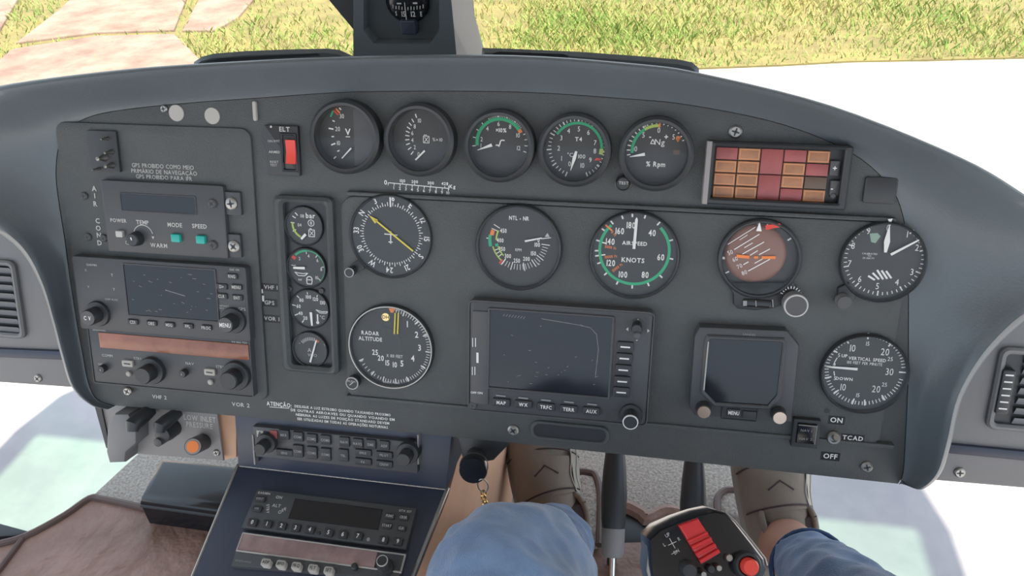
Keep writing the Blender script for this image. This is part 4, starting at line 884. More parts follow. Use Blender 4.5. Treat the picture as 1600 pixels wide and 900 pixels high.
q = t.L(253, 680, .02); t.part('guard_knob', 'black', MB().lathe([(13 * t.s, 0), (13 * t.s, .012), (11 * t.s, .02), (4 * t.s, .022)], q.x, q.y, 22, True, True)); q = t.L(246, 692, .024); t.part('key_tab', 'midgrey', MB().lathe([(7 * t.s, .012), (6 * t.s, .024), (3 * t.s, .025)], q.x, q.y, 16, True, True))
p0 = t.L(318, 690, .0); p1 = t.L(300, 699, .034); lamp = t.part('indicator_lamp', 'black', MB().tube([(p0.x, p0.y, 0), (p1.x, p1.y, .032)], 11.5 * t.s, 22), label='black tubular lamp with orange lens')
d_ = Vector((p1.x - p0.x, p1.y - p0.y, .032)).normalized(); c_ = Vector((p1.x, p1.y, .032)); MB().tube([c_ - d_ * .001, c_ + d_ * .0015], 8 * t.s, 18).build('lens', 'orange', lamp); MB().tube([c_ - d_ * .001, c_ + d_ * .0008], 10.5 * t.s, 22).build('lens_ring', 'grey', lamp)
mb = MB(); t.text(mb, 'LOW INLET', 312, 654, 7.6, .0004, bold=1, sx=.74); t.text(mb, 'PRESSURE', 311.5, 664.5, 7.6, .0004, bold=1, sx=.74); t.part('lettering', 'offwhite', mb, smooth=None); screw(t.o, t, 339, 707, 5, 0)

# ================================================================== centre console
xe = pp(698, 765, -.004).x; xl = pp(372, 727, -.004).x
cs = PT('center_console', 'black sloping centre console below the panel with tan leather side', 'console', 535, 747, -.004)
P = [(366, 640), (706, 678), (697, 765), (372, 728)]
cs.part('upper_face', 'bluegrey', MB().prism([cs.L(x, y) for x, y in P], -.25, 0, .001))
hp = PANEL.world(*pp(535, 747, -.004), -.004); TH = radians(15); YD = Vector((0, cos(TH), sin(TH))); ZD = Vector((0, -sin(TH), cos(TH)))
LOW = Plane(hp, U, YD, ZD)
TL, TR, BR, BL = LOW.loc(372, 728), LOW.loc(697, 765), LOW.loc(628, 940), LOW.loc(285, 940)
ml = MB().prism([TL, TR, BR, BL], -.012, 0, .0015); lo = ml.build('lower_face', 'bluegrey', None); lo.matrix_world = frame_matrix(hp, U, YD, ZD)
lo.parent = cs.o; lo.matrix_parent_inverse = cs.o.matrix_world.inverted()
TLw, TRw, BRw, BLw = (LOW.world(p.x, p.y, -.011) for p in (TL, TR, BR, BL))
dn = lambda p: Vector((p.x, p.y, FLOOR)); sh = lambda p, d: p + Vector((d, 0, 0))
def wpart(mb, name, m, thing_, label=None, smooth=35):
    o = mb.build(name, m, None, smooth, label); o.parent = thing_; o.matrix_parent_inverse = thing_.matrix_world.inverted(); return o
bpy.context.view_layer.update()
wpart(MB().loft([[sh(TLw, .004), sh(TRw, -.004), sh(BRw, -.004), sh(BLw, .004)], [dn(sh(TLw, .004)), dn(sh(TRw, -.004)), dn(sh(BRw, -.004)), dn(sh(BLw, .004))]], True, True), 'body', 'black', cs.o)
far = Vector((xe - .002, .50, 1.16)); near = BRw
side = [Vector((xe - .002, TRw.y, TRw.z - .002)), far, dn(far), dn(BRw), BRw + Vector((-.002, 0, -.002))]
wpart(MB().loft([[p + Vector((-.003, 0, 0)) for p in side], [p + Vector((.002, 0, 0)) for p in side]], True, True), 'side_panel', 'tan', cs.o, 'tan leather side panel')
wpart(MB().tube([TRw + Vector((.001, 0, .010)), BRw + Vector((.001, 0, .010))], .0022, 8), 'edge_trim', 'metal', cs.o); wpart(MB().tube([TLw + Vector((-.001, 0, .010)), BLw + Vector((-.001, 0, .010))], .0018, 8), 'edge_trim', 'metal', cs.o)
# --- audio panel
t = PT('audio_panel', 'audio selector panel with two rows of small keys at the top of the console', 'audio panel', 526, 702, -.004)
mb = MB(); t.rbox(mb, 397, 679, 652, 727, 0, .007, .001, .001); t.part('body', 'unit', mb)
for x in (396, 653): a = t.rect(x - 1, 680, x + 1, 726, .008); t.part('edge', 'grey', MB().box(a[0], a[2], a[1], a[3], 0, .0078))
row1 = [('MKR', 443, 680), ('COM1', 465, 683), ('COM2', 486.5, 686), ('COM3', 508, 688), ('NAV1', 537.5, 691), ('NAV2', 558.5, 693.5), ('DME', 579, 695), ('ADF', 600, 697)]
buttons(t, t.o, row1, .006, .0095, 16, 15, th=3.8, tm='dimwhite', sx=.8); buttons(t, t.o, [('COM1', 465, 705.5), ('COM2', 487, 708), ('COM3', 508.5, 710.5), ('TEL', 536, 712)], .006, .0095, 16, 19, th=3.6, tm='dimwhite', sx=.8)
buttons(t, t.o, [('SPKR', 567, 708), ('PILOT', 600, 711.5), ('PA', 567, 722), ('CREW', 600, 726), ('SENS', 444, 708)], .006, .0095, 26, 10, th=3.6, tm='dimwhite', sx=.8)
mb = MB(); t.rbox(mb, 401, 673, 411, 683, .006, .008, .0004); t.part('marker_lamp', 'sticker', mb, label='white marker lamp lettered A'); mb = MB(); t.rbox(mb, 412, 674, 421, 684, .006, .008, .0004); t.part('marker_lamp', 'bluegrey', mb); mb = MB(); t.rbox(mb, 422, 673, 433, 685, .006, .008, .0004); t.part('marker_lamp', 'lampred', mb, label='red marker lamp')
mb = MB(); t.text(mb, 'A', 406, 678, 7, .0083, bold=1); t.part('lettering', 'black', mb, smooth=None); mb = MB(); t.text(mb, 'GARMIN', 413, 671 + 1.5, 3, .0074); t.text(mb, 'GMA 340', 636, 693, 2.6, .0074); t.text(mb, 'TEST', 634, 700, 4, .0074); t.part('lettering', 'dimwhite', mb, smooth=None)
dknob(t, t.o, 405, 703, 15, .026); dknob(t, t.o, 630, 719, 16, .026)
# --- transponder
t = PT('transponder', 'transponder with row of numbered keys 0 to 9 on the sloping console', 'transponder', 515, 811, 0, pl=LOW)
q4 = lambda t, z, P: [t.L(x, y, z) for x, y in P]
t.part('body', 'unit', MB().prism(q4(t, .007, ((402, 764), (651, 794), (634, 858), (377, 824))), 0, .007, .001))
t.part('display', 'screen', MB().prism(q4(t, .0075, ((461, 779), (598, 796), (591, 828), (450, 810))), .006, .0078, .0005), smooth=None)
its = [(str(i), x, y) for i, x, y in zip(range(10), (394, 417, 439.5, 461.5, 484, 513, 535.5, 559, 599, 621.5), (815.5, 818, 821, 824, 827, 831.5, 834.5, 837, 843, 845.5))]
buttons(t, t.o, its, .006, .0095, 15, 12, th=6, tm='white'); buttons(t, t.o, [('FUNC', 609, 806), ('CRSR', 630.5, 808), ('START', 604.5, 821), ('CLR', 627, 825)], .006, .009, 15, 9, th=3.8, tm='offwhite', sx=.75)
buttons(t, t.o, [('IDENT', 406, 779), ('VFR', 401, 794.5)], .006, .009, 16, 9, th=3.6, tm='dimwhite', sx=.75); mb = MB()
for s, x, y, h, an in (('GARMIN', 412.5, 770.5, 3.4, 0), ('ON', 436, 777, 4.4, 0), ('ALT', 432, 790, 4.6, 0), ('STBY', 418.5, 795, 4, -70), ('OFF', 441, 798, 5, 40), ('GTX 327', 633, 798.5, 3, 0)): t.text(mb, s, x, y, h, .0074, ang=an, bold=1)
t.part('lettering', 'offwhite', mb, smooth=None)
for x, y in ((498, 832.5), (575.5, 842)): q = t.L(x, y, .008); t.part('sensor', 'black' if x < 500 else 'grey', MB().cyl(q.x, q.y, 3 * t.s, .006, .008, 14, .0006))
# --- automatic direction finder receiver
t = PT('adf_receiver', 'ADF receiver with mirror-like window and grey keys at the bottom of the console', 'receiver', 503, 862, 0, pl=LOW)
t.part('body', 'unit', MB().prism(q4(t, .006, ((376, 831), (635, 866), (622, 905), (361, 884))), 0, .006, .001))
a4 = ccw(q4(t, .007, ((380, 833), (633, 867), (626, 894), (370, 860)))); t.part('window_rim', 'sticker', MB().frame(offset(a4, -.0006), offset(a4, .0006), .005, .0078, .006, .0002)); t.part('display_window', 'mirrorglass', MB().prism(q4(t, .0072, ((380, 833), (590, 861), (584, 889), (370, 860))), .005, .0072, .0004), label='mirror-like display window')
buttons(t, t.o, [('ADF', 415, 878), ('BFO', 438.5, 880.5), ('FRQ', 462.5, 883.5), ('FLT', 488.5, 887), ('SET', 513, 890.5)], .005, .013, 15, 12, m='sticker', tm='black', th=4.4, r=.002)
for s_, x_, y_, h_, z_ in (('BENDIX/KING', 380, 877, 2.8, .0064), ('FLT/TIMER', 499, 872, 3.4, .0074), ('ADF', 434, 864, 2.8, .0074)): t.part('lettering', 'dimwhite', t.text(MB(), s_, x_, y_, h_, z_), smooth=None)
dknob(t, t.o, 597, 876, 12, .026, tip=8.5 * t.s, ring='offwhite', label='concentric knob with pale ring'); q = t.L(553, 884, .012); t.part('small_knob', 'black', MB().cyl(q.x, q.y, 5 * t.s, .005, .012, 16, .001))
# --- cover plate below
bpy.context.view_layer.update()
def wthing(name, label, cat, loc):
    o = thing(name, label, cat, loc); bpy.context.view_layer.update(); return o
# ================================================================== windscreen post, compass, ducts
VY = lambda y: Plane(Vector((0, y, 0)), Vector((1, 0, 0)), Vector((0, 0, 1)), Vector((0, -1, 0)))
PY = .30; PF = VY(PY)
t = PT('windscreen_post', 'dark centre windscreen post with compass recess above the hood', 'post', 634, 60, 0, pl=PF)
outer = [(552, -70), (700, -70), (703, 0), (716, 92), (716, 260), (552, 260)]
ip = [t.L(x, y) for x, y in ((568, -60), (686, -60), (686, 48), (683, 60), (672, 68), (583, 68), (572, 60), (568, 48))]
O = [t.L(552, -600), t.L(640, -600), t.L(704, -10), t.L(709, 40), t.L(728, 250), t.L(640, 250), t.L(552, 250), t.L(552, 40)]
I = [ip[0], ip[1], Vector(ip[2]).lerp(ip[1], .5), ip[2], ip[4], ip[5], ip[7], ip[0].lerp(ip[7], .5)]
mb = MB().loft([[(p.x, p.y, -.09) for p in O], [(p.x, p.y, 0) for p in O], [(p.x, p.y, 0) for p in I], [(p.x, p.y, -.020) for p in I]]); t.part('front', 'hood', mb, smooth=25)
t.part('recess_back', 'hood', MB().poly([Vector((p.x, p.y)) for p in I], -.0195), smooth=None)
R0, R1, R2 = t.L(640, -600), t.L(709, 40), t.L(728, 250); B0, B1, B2 = t.L(655, -600, -.05), t.L(744, 40, -.05), t.L(803, 250, -.05)
mb = MB().loft([[(a.x, a.y, -.0005), (b.x, b.y, -.05), (b.x - .01, b.y, -.09), (a.x - .002, a.y, -.09)] for a, b in ((R0, B0), (R1, B1), (R2, B2))], True, True); t.part('side_fairing', 'grey', mb, 'light grey slanted side of the post')
c = PT('magnetic_compass', 'small black magnetic compass showing 15 and 12 inside the windscreen post', 'compass', 637, 22, -.016, pl=PF)
s_ = c.s; mb = MB()
hs = MB().lathe([(.001, 0)] + [(33 * s_ * sin(radians(a)), -.010 + .016 * (1 - cos(radians(a)))) for a in (0,)], n=4)
q = c.L(637, 2); R = 34 * s_
bowl = MB(); loops = []
for j in range(9):
    ph = radians(-70 + 140 * j / 8); loops.append([(q.x + R * cos(ph) * cos(th), q.y + R * sin(ph) * .95, .012 * cos(ph) * sin(th)) for th in [radians(360 * i / 24) for i in range(24)]])
c.part('bowl', 'blackgloss', bowl.loft(loops, True, True))
mb = MB(); z = .0135
for i in range(11):
    x = 614 + 4.7 * i; yy = 13 + abs(i - 5) ** 2 * -.12; c.line(mb, (x, yy - (3 if i % 2 == 0 else 2)), (x, yy + 3), 1.1, z)
for s, x, y, h, sx in (('S', 619, 21, 6, .6), ('15', 630.5, 22, 7.4, .8), ('12', 645.5, 22, 7.4, .85), ('E', 658, 22, 6.5, .6)): c.text(mb, s, x, y, h, z, sx=sx, bold=1)
c.line(mb, (632, 4), (635, 31), 1.2, z + .0004); c.line(mb, (620, 5.5), (627, 5.5), 2, z); c.line(mb, (645, 5), (652, 5), 2.4, z)
c.part('markings', 'offwhite', mb, smooth=None)
mb = MB(); c.rbox(mb, 625, 32, 649, 55, -.002, .014, .002, .002); c.part('base', 'bluegrey', mb)
# slanted windscreen frame
P = [at_y(x, y, .42) for x, y in ((190, -400), (514, 0), (553, 47), (575, 75), (640, 75), (600, -20), (300, -400))]
mb = MB().loft([[p for p in P], [p + Vector((0, .04, 0)) for p in P]], True, True); o = mb.build('trim_1', 'black'); o['kind'] = 'structure'; o['label'] = 'black slanted windscreen frame behind the post'
def duct(label, pts, slot, sr):
    mid = pts[len(pts) // 2]; t = PT('defroster_duct', label, 'duct', mid[0], mid[1], 0, pl=VY(.12))
    P = [t.L(x, y) for x, y in pts]; P = ccw(P); mb = MB().loft([[(p.x, p.y - .045, -.09) for p in P], [(p.x, p.y - .003, -.008) for p in P], [(p.x, p.y, -.004) for p in P], [(p.x, p.y, 0) for p in offset(P, .003)]], True, True); t.part('body', 'hood', mb)
    a = [t.L(x, y, .0006) for x, y in slot]; t.part('slot', 'black', MB().prism(a, 0, .0008))
duct('long low blue grey defroster duct on the hood left of the post', [(296, 210), (300, 99), (312, 91), (330, 86), (380, 82), (440, 79.5), (510, 78), (528, 80), (548, 89), (556, 210)], [(318, 96), (345, 91), (420, 87), (496, 83), (500, 86.5), (420, 91), (345, 96)], 0)
duct('long low blue grey defroster duct on the hood right of the post', [(745, 210), (752, 77), (800, 78.5), (900, 83), (1000, 90), (1062, 95.5), (1082, 100), (1092, 109), (1100, 210)], [(770, 83), (780, 80.5), (880, 84), (888, 87), (886, 93), (800, 90), (772, 89)], 0)

# ================================================================== under the panel
t = PT('pull_handle', 'black round pull handle under the panel beside the console', 'handle', 740, 715, -.004)
t.part('bracket', 'black', MB().prism([t.L(x, y) for x, y in ((714, 680), (800, 690), (771, 720), (754, 723), (722, 716))], -.02, 0, .002))
a = t.L(742, 712, .0); b = t.L(739.5, 736, .035); d = Vector((b.x - a.x, b.y - a.y, .035)).normalized()
t.part('stem', 'black', MB().tube([Vector((a.x, a.y, 0)), Vector((b.x, b.y, .03))], 13 * t.s, 20)); A3 = Vector((b.x, b.y, .035))
t.part('grip', 'blackgloss', MB().tube([A3 - d * .012, A3 - d * .010, A3 - d * .002, A3], [17 * t.s, 20 * t.s, 20 * t.s, 18.5 * t.s], 32))
t.part('grip_ring', 'midgrey', MB().tube([A3 - d * .0122, A3 - d * .0105], 20.6 * t.s, 32))
S = PANEL.world(*PANEL.loc(754, 752, .03), .03)
kc = wthing('key_chain', 'gold link key chain hanging from the black pull handle', 'chain', S)
ring = MB(); ring.tube([Vector((.005 * sin(2 * pi * i / 20), 0, .009 * cos(2 * pi * i / 20) - .006)) for i in range(21)], .0007, 8, False); ring.build('ring', 'metal', kc)
lk = MB().tube([Vector((.0024 * sin(2 * pi * i / 10), 0, .0032 * cos(2 * pi * i / 10))) for i in range(11)], .0008, 6, False).build('link', 'gold', kc); lm = lk.data
for i in range(13):
    l_ = lk if i == 0 else bpy.data.objects.new('link', lm)
    if i: COL.objects.link(l_); l_.parent = kc
    l_.location = (0.0006 * sin(i * 2), 0, -.016 - .0034 * i); l_.rotation_euler = (0, 0, .4 + i * pi / 2.2)

# ================================================================== cabin floor things
def flat_on_floor(name, label, cat, pts, z0, z1, m, b=.003):
    P = [at_z(x, y, z1) for x, y in pts]; c = sum(P, Vector()) / len(P); c.z = z0
    o = MB().prism([(p - c).to_2d() for p in P], 0, z1 - z0, b).build(name, m); o.location = c; bpy.context.view_layer.update(); return tag(o, label, cat)
lp = [(-90, 872), (-10, 852), (40, 838), (100, 806), (140, 779), (160, 780), (200, 788), (335, 818), (330, 1000), (-90, 1000)]
lc = flat_on_floor('leather_cover', 'brown wrinkled leather floor cover at lower left', 'floor cover', lp, FLOOR, FLOOR + .012, 'leather')
pts = [at_z(x, y, FLOOR + .013) for x, y in lp[:8]]
pi_ = MB().tube(crom(pts, 4, False), .006, 8).build('piping', 'piping', None); pi_.parent = lc; pi_.matrix_parent_inverse = lc.matrix_world.inverted()
pts = [at_z(x, y, FLOOR + .013) for x, y in ((38, 838), (20, 862), (-12, 905), (-40, 940))]
pi_ = MB().tube(pts, .005, 8).build('piping', 'piping', None); pi_.parent = lc; pi_.matrix_parent_inverse = lc.matrix_world.inverted()
zb = FLOOR + .075; Pt = [at_z(x, y, zb) for x, y in ((249, 712), (420, 730), (400, 802), (215, 777))]; cb = (Pt[0] + Pt[2]) / 2; cb.z = FLOOR
Q = [(p - cb).to_2d() for p in Pt]; mb = MB().prism(ccw(Q), 0, zb - FLOOR, .014)
bx = thing('storage_box', 'low black box with rounded lid beside the console', 'box', cb); bx['label'] = 'low black lidded box on the carpet left of the console'
mb.build('body', 'blackgloss', bx, 60); MB().tube([Vector((q.x, q.y, zb - FLOOR - .02)) for q in (Q + Q[:1])], .003, 8).build('lid_seam', 'black', bx)
flat_on_floor('leather_strip', 'brown leather strip on the floor between the shoes', 'floor cover', ((880, 850), (1000, 846), (1100, 860), (1100, 960), (870, 960)), FLOOR, FLOOR + .008, 'leather')
hole = flat_on_floor('pedal_slot', 'dark open pedal slot in the carpet edged with brown leather', 'floor slot', ((962, 808), (978, 796), (1045, 804), (1075, 812), (1075, 856), (965, 852)), FLOOR, FLOOR + .006, 'black', .001)
pts = [at_z(x, y, FLOOR + .008) for x, y in ((966, 790), (985, 795), (1005, 806), (1012, 812), (1040, 800), (1070, 806))]
r_ = MB().tube(crom(pts, 4, False), [.012] * 21, 8).build('leather_edge', 'leather', None); r_.parent = hole; r_.matrix_parent_inverse = hole.matrix_world.inverted()
mat_ = flat_on_floor('carpet_mat', 'fluffy beige carpet mat with leather edge beside the left shoe', 'mat', ((905, 752), (916, 740), (928, 744), (935, 765), (936, 800), (934, 850), (895, 850)), FLOOR, FLOOR + .02, 'carpet', .006)
pts = [at_z(x, y, FLOOR + .018) for x, y in ((880, 744), (905, 737), (920, 738), (930, 743), (937, 765), (938, 800), (936, 852))]
r_ = MB().tube(crom(pts, 4, False), .006, 8).build('leather_edge', 'piping', None); r_.parent = mat_; r_.matrix_parent_inverse = mat_.matrix_world.inverted()
tab = flat_on_floor('carpet_tab', 'round-ended carpet tab with leather edge left of the right shoe', 'mat', ((1122, 798), (1122, 780), (1130, 769), (1145, 767), (1165, 768), (1165, 810)), FLOOR, FLOOR + .015, 'carpet', .005)
pts = [at_z(x, y, FLOOR + .014) for x, y in ((1121, 800), (1121, 780), (1130, 768), (1146, 766), (1190, 772))]
r_ = MB().tube(crom(pts, 4, False), .006, 8).build('leather_edge', 'piping', None); r_.parent = tab; r_.matrix_parent_inverse = tab.matrix_world.inverted()
flat_on_floor('door_rail', 'short black rail at the lower left edge of the floor', 'rail', ((-90, 800), (0, 817), (44, 829), (38, 836), (0, 838), (-90, 850)), FLOOR, FLOOR + .016, 'black', .003)
# pedal levers
def pedal(label, base, top, rb, collar=True):
    B = at_z(*base, FLOOR + .055); T_ = at_z(*top, FLOOR + .16); o = wthing('pedal_lever', label, 'pedal', Vector((B.x, B.y, FLOOR)))
    o['group'] = 'rudder pedal levers'
    L = lambda p: p - o.location
    n = [B.lerp(T_, k) for k in (0, .12, .35, .6, .85, 1)]
    MB().tube([L(p) for p in n], [rb * .92, rb * 1.05, rb * 1.12, rb, rb * .78, rb * .7], 20).build('post', 'black', o)
    d = (T_ - B).normalized()
    MB().tube([L(B - d * .035), L(B - d * .03), L(B + d * .004), L(B + d * .008)], [rb * .8, rb * .95, rb, rb * .95], 20).build('collar', 'grey', o)
    MB().tube([L(B - d * .065), L(B - d * .03)], rb * .28, 12).build('stud', 'chrome', o, label='chrome stud')
    foot = Vector((B.x, B.y - .02, FLOOR)); MB().tube([L(foot), L(B - d * .02)], rb * .4, 10).build('pivot', 'black', o)
pedal('black tapered pedal lever with grey collar right of the left shoe', (958, 832), (962, 672), .0175); pedal('black tapered pedal lever rising behind the control stick grip', (1082, 842), (1085, 690), .0175)

# ================================================================== cyclic stick
rt, up, bk = (CAMROT @ Vector(v) for v in ((1, 0, 0), (0, 1, 0), (0, 0, 1)))
Z_ = (bk * .9 + Vector((0, -.1, .35))).normalized(); Y_ = (-.5 * rt + .86 * up); Y_ = (Y_ - Z_ * Y_.dot(Z_)).normalized(); X_ = Y_.cross(Z_)
GP = Plane(at_d(1105, 850, .56), X_, Y_, Z_)
t = PT('control_stick', 'black control stick grip with red guarded switch and red button', 'control stick', 1105, 850, 0, pl=GP)
P = [(1014, 843), (1030, 828), (1062, 814), (1092, 804), (1118, 798), (1135, 802), (1150, 816), (1176, 848), (1196, 874), (1199, 892), (1188, 925), (1150, 970), (1050, 970), (1024, 930), (1016, 885)]
t.part('grip_head', 'blackgloss', MB().prism([t.L(x, y) for x, y in P], -.045, 0, .005))
t.part('side_plate', 'metal', MB().prism([t.L(x, y, -.01) for x, y in ((1012, 848), (1018, 846), (1036, 886), (1040, 930), (1018, 930), (1008, 890))], -.04, -.008, .003), label='worn metal side plate')
gp = ccw([t.L(x, y, .004) for x, y in ((1060, 821), (1091, 810), (1126, 864), (1096, 882))]); gb = t.part('switch_guard', 'redgloss', MB().prism(gp, -.001, .005, .0015), label='red ridged switch guard')
for k in (.42, .58, .76, .93):
    a = t.L(1060 + 36 * k, 821 + 61 * k, .006); b = t.L(1091 + 35 * k, 810 + 54 * k, .006); w = t.s * 3
    mb = MB().tube([Vector((a.x, a.y, .006)), Vector((b.x, b.y, .006))], w * (1.1 if k > .5 else .8), 10); mb.build('ridge', 'redgloss', gb)
q = t.L(1172, 886, .012); t.part('button_collar', 'black', MB().lathe([(21 * t.s, -.004), (21 * t.s, .006), (19 * t.s, .008), (15 * t.s, .008), (14 * t.s, .003)], q.x, q.y, 30, True)); t.part('red_button', 'redcap', MB().lathe([(13 * t.s, .0), (13 * t.s, .013), (11 * t.s, .015)], q.x, q.y, 28, True, True), label='red round push button')
mb = MB()
for s, x, y in (('UP', 1043, 836), ('DN', 1057, 862), ('L', 1038, 851), ('R', 1061, 842)): t.text(mb, s, x, y, 5.5, .0004, sx=.8)
t.line(mb, (1046, 841), (1055, 857), 1, .0004); t.line(mb, (1044, 852), (1057, 846), 1, .0004); t.line(mb, (1049, 866), (1060, 860), 1, .0004)
t.part('lettering', 'offwhite', mb, smooth=None)
for x, y, r, z in ((1078, 893, 13, .012), (1112, 890, 6.5, .007), (1124, 888, 5, .009), (1100, 898, 5, .012), (1140, 872, 6, .004)):
    q = t.L(x, y, z); t.part('thumb_switch', 'black' if r > 6 else 'metal', MB().lathe([(r * t.s, -.002), (r * t.s, z * .8), (r * .8 * t.s, z)], q.x, q.y, 18, True, True))
t.part('lit_edge', 'metal', MB().tube([Vector((*t.L(x, y, -.002), -.003)) for x, y in ((1136, 802), (1150, 815), (1176, 847), (1196, 873), (1199, 884))], .0008, 6))  # bright metal line put in for the light catching the right rim
bpy.context.view_layer.update()
base = at_d(1105, 900, .60); fp_ = Vector((base.x + .01, base.y + .02, FLOOR))
wpart(MB().tube([base + Vector((0, -.02, .0)), base + Vector((0, -.03, -.10)), base.lerp(fp_, .55), fp_], [.022, .020, .014, .014], 18), 'stick_shaft', 'black', t.o)

# ================================================================== the pilot's legs
pz = FLOOR
pl_ = wthing('person', 'seated person in blue jeans and taupe shoes with feet at the pedals', 'person', Vector((.22, -.3, FLOOR)))
hipL, hipR = Vector((.17, -.88, 1.06)), Vector((.35, -.88, 1.06))
kneeL = at_z(780, 968, 1.175) ; ankL = at_z(872, 838, .80); ankR = at_z(1228, 850, .80); kneeR = Vector((ankR.x + .035, -.30, 1.17))
def legpath(h, k, a, extra=None):
    P = [h, h.lerp(k, .35), h.lerp(k, .7), h.lerp(k, .92) + Vector((0, 0, .004)), k + (k - h).normalized() * .02 + Vector((0, 0, -.012)), k.lerp(a, .18) + Vector((0, .01, 0)), k.lerp(a, .5), k.lerp(a, .8), a]
    return P
def legmesh(scale, cutL, cutR, smoothv):
    mb = MB()
    for (h, k, a, cut) in ((hipL, kneeL, ankL, cutL), (hipR, kneeR, ankR, cutR)):
        P = legpath(h, k, a); R = [.095, .088, .078, .071, .067, .064, .058, .053, .050]
        P[-1] = k.lerp(a, cut); P[-2] = k.lerp(a, cut * .8)
        if scale < 1: R[-3:] = [.060, .048, .046]
        Q = crom(P, 4, False); RR = [R[min(i // 4, 8)] + (R[min(i // 4 + 1, 8)] - R[min(i // 4, 8)]) * (i % 4) / 4 for i in range(len(Q))]
        mb.tube(Q, [r * scale for r in RR], 24)
    m = (hipL + hipR) / 2
    mb.tube([m + Vector((-.2, 0, 0)) * scale, m + Vector((-.15, 0, .01)), m, m + Vector((.15, 0, .01)), m + Vector((.2, 0, 0)) * scale], [.05, .115 * scale, .125 * scale, .115 * scale, .05], 20)
    return mb
def remeshed(mb, name, m, vox, disp):
    o = mb.build(name, m, None, 180); o.parent = pl_; o.matrix_parent_inverse = pl_.matrix_world.inverted()
    r = o.modifiers.new('continuous', 'REMESH'); r.mode = 'VOXEL'; r.voxel_size = vox; r.use_smooth_shade = True
    s = o.modifiers.new('soft', 'SMOOTH'); s.iterations = 6; s.factor = .6
    if disp:
        tx = bpy.data.textures.new('folds', 'CLOUDS'); tx.noise_scale = .075; tx.noise_depth = 2
        d = o.modifiers.new('folds', 'DISPLACE'); d.texture = tx; d.strength = disp; d.mid_level = .5; d.texture_coords = 'LOCAL'
    return o
remeshed(legmesh(1.0, .86, .80, True), 'jeans', 'denim', .005, .030)
remeshed(legmesh(.80, 1.06, 1.06, True), 'body', 'skin', .007, 0)
def inp(o): o.parent = pl_; o.matrix_parent_inverse = pl_.matrix_world.inverted(); return o
def hem(k, a, cut, r):
    c = k.lerp(a, cut); d = (a - k).normalized(); x = d.orthogonal().normalized(); y = d.cross(x)
    return inp(MB().tube([c + (x * cos(2 * pi * i / 28) + y * sin(2 * pi * i / 28)) * r for i in range(29)], .0035, 8, False).build('hem', 'denimdark', None))
hem(kneeL, ankL, .86, .047); hem(kneeR, ankR, .80, .047)
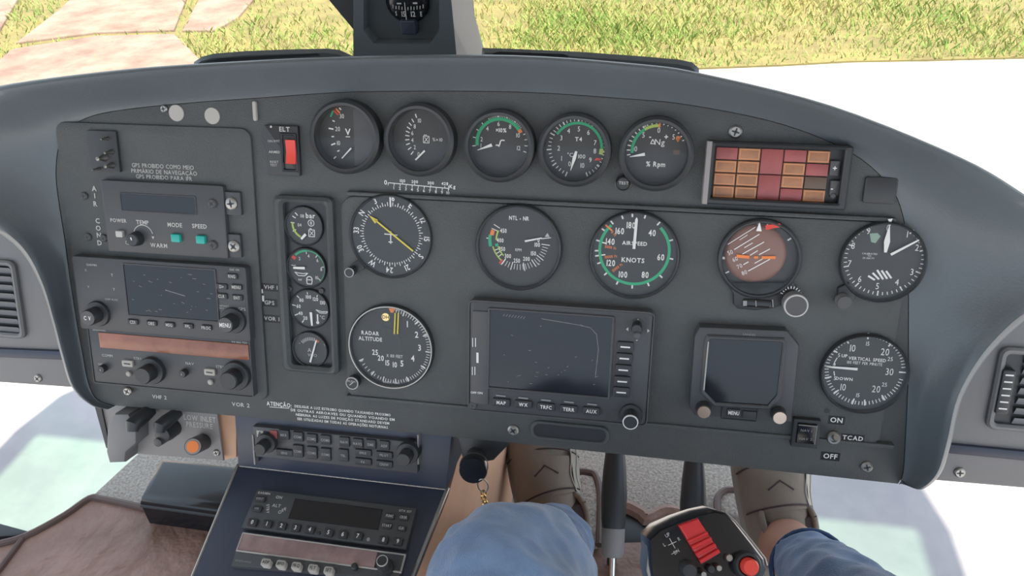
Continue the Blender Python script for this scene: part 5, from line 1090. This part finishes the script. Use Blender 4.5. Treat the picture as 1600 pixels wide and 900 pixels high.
def shoe(name, pts, label, mu, ml, flip=1):
    """pts: heel to toe centre points"""
    C = crom([p for p in pts], 4, False); n = len(C); W, H_ = [], []
    wp = [.026, .040, .046, .048, .052, .056, .050, .030]; hp_ = [.022, .036, .043, .044, .042, .036, .028, .014]
    def samp(a, t): k = t * (len(a) - 1); i = min(int(k), len(a) - 2); return a[i] + (a[i + 1] - a[i]) * (k - i)
    R = [(samp(wp, i / (n - 1)), samp(hp_, i / (n - 1))) for i in range(n)]
    u = MB().tube(C, R, 28); o = inp(u.build('shoe', mu, None, 70, label)); bpy.context.view_layer.update()
    def sub(mb, nm, m, sm=60):
        s = mb.build(nm, m, None, sm); s.parent = o; return s
    # sole
    S_ = [c + Vector((0, 0, -r[1] * .72)) for c, r in zip(C, R)]; sub(MB().tube(S_, [(r[0] * 1.04, r[1] * .36) for r in R], 20), 'sole', 'shoesole')
    # strap across the vamp and stitched seams
    def band(i0, i1, k, nm, m, a0, a1, ns=18):
        L = []
        for i in range(i0, i1 + 1):
            tt = (C[min(i + 1, n - 1)] - C[max(i - 1, 0)]).normalized(); a = tt.cross(Vector((0, 0, 1))).normalized(); b = a.cross(tt).normalized(); row = []
            for j in range(ns + 1):
                th = radians(a0 + (a1 - a0) * j / ns); row.append(C[i] + a * R[i][0] * k * cos(th) + b * R[i][1] * k * sin(th))
            L.append(row)
        return sub(MB().loft(L, closed=False), nm, m)
    def seam(i, k, a0, a1, bow=0.0, nm='seam', m='shoein', rad=.0013):
        P = []
        for j in range(19):
            th = radians(a0 + (a1 - a0) * j / 18); f = i + bow * sin(pi * j / 18); i0 = int(f); fr = f - i0; c = C[i0].lerp(C[min(i0 + 1, n - 1)], fr)
            tt = (C[min(i0 + 1, n - 1)] - C[max(i0 - 1, 0)]).normalized(); a = tt.cross(Vector((0, 0, 1))).normalized(); b = a.cross(tt).normalized()
            P.append(c + a * R[i0][0] * k * cos(th) + b * R[i0][1] * k * sin(th))
        return sub(MB().tube(P, rad, 6), nm, m)
    band(11, 17, 1.03, 'strap', ml, 46, 165)
    seam(11, 1.05, 15, 165, .8); seam(17, 1.05, 15, 165, 1.2); seam(22, 1.01, 20, 160, 2.5)
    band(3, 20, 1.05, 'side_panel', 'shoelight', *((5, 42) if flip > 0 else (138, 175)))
    def onsurf(f, th, k=1.04):
        i0 = int(f); c = C[i0].lerp(C[min(i0 + 1, n - 1)], f - i0); tt = (C[min(i0 + 1, n - 1)] - C[max(i0 - 1, 0)]).normalized(); a = tt.cross(Vector((0, 0, 1))).normalized(); b = a.cross(tt).normalized()
        return c + a * R[i0][0] * k * cos(radians(th)) + b * R[i0][1] * k * sin(radians(th))
    sub(MB().tube([onsurf(14.2, 112), onsurf(15.6, 92), onsurf(14.2, 72)], .0013, 6), 'chevron', 'shoein')
    for th in (46, 30): sub(MB().tube([onsurf(6 + k, th + 3 * sin(k), 1.065) for k in range(15)], .0011, 6), 'stitching', 'offwhite')
    # collar opening
    tt = (C[7] - C[5]).normalized(); a = tt.cross(Vector((0, 0, 1))).normalized(); c0 = C[6] + Vector((0, 0, R[6][1] * .80))
    P = [c0 + a * .037 * cos(2 * pi * i / 24) + tt * .046 * sin(2 * pi * i / 24) + Vector((0, 0, .012 * cos(4 * pi * i / 24))) for i in range(25)]
    sub(MB().tube(P, .0045, 10, False), 'collar', ml); sub(MB().poly(P[:-1]), 'opening', 'shoein', None)
    return o
shoe('shoe', [at_z(905, 880, .755), at_z(886, 850, .775), at_z(868, 812, .79), at_z(856, 772, .81), at_z(849, 732, .83), at_z(845, 692, .85), at_z(842, 655, .865), at_z(840, 628, .875)], 'left taupe suede shoe', 'shoe', 'shoe', 1)
shoe('shoe', [at_z(1236, 890, .755), at_z(1230, 862, .775), at_z(1220, 828, .79), at_z(1212, 790, .81), at_z(1207, 752, .83), at_z(1203, 712, .85), at_z(1200, 672, .865), at_z(1198, 645, .875)], 'right taupe suede shoe, sunlit', 'shoe', 'shoe', 1)
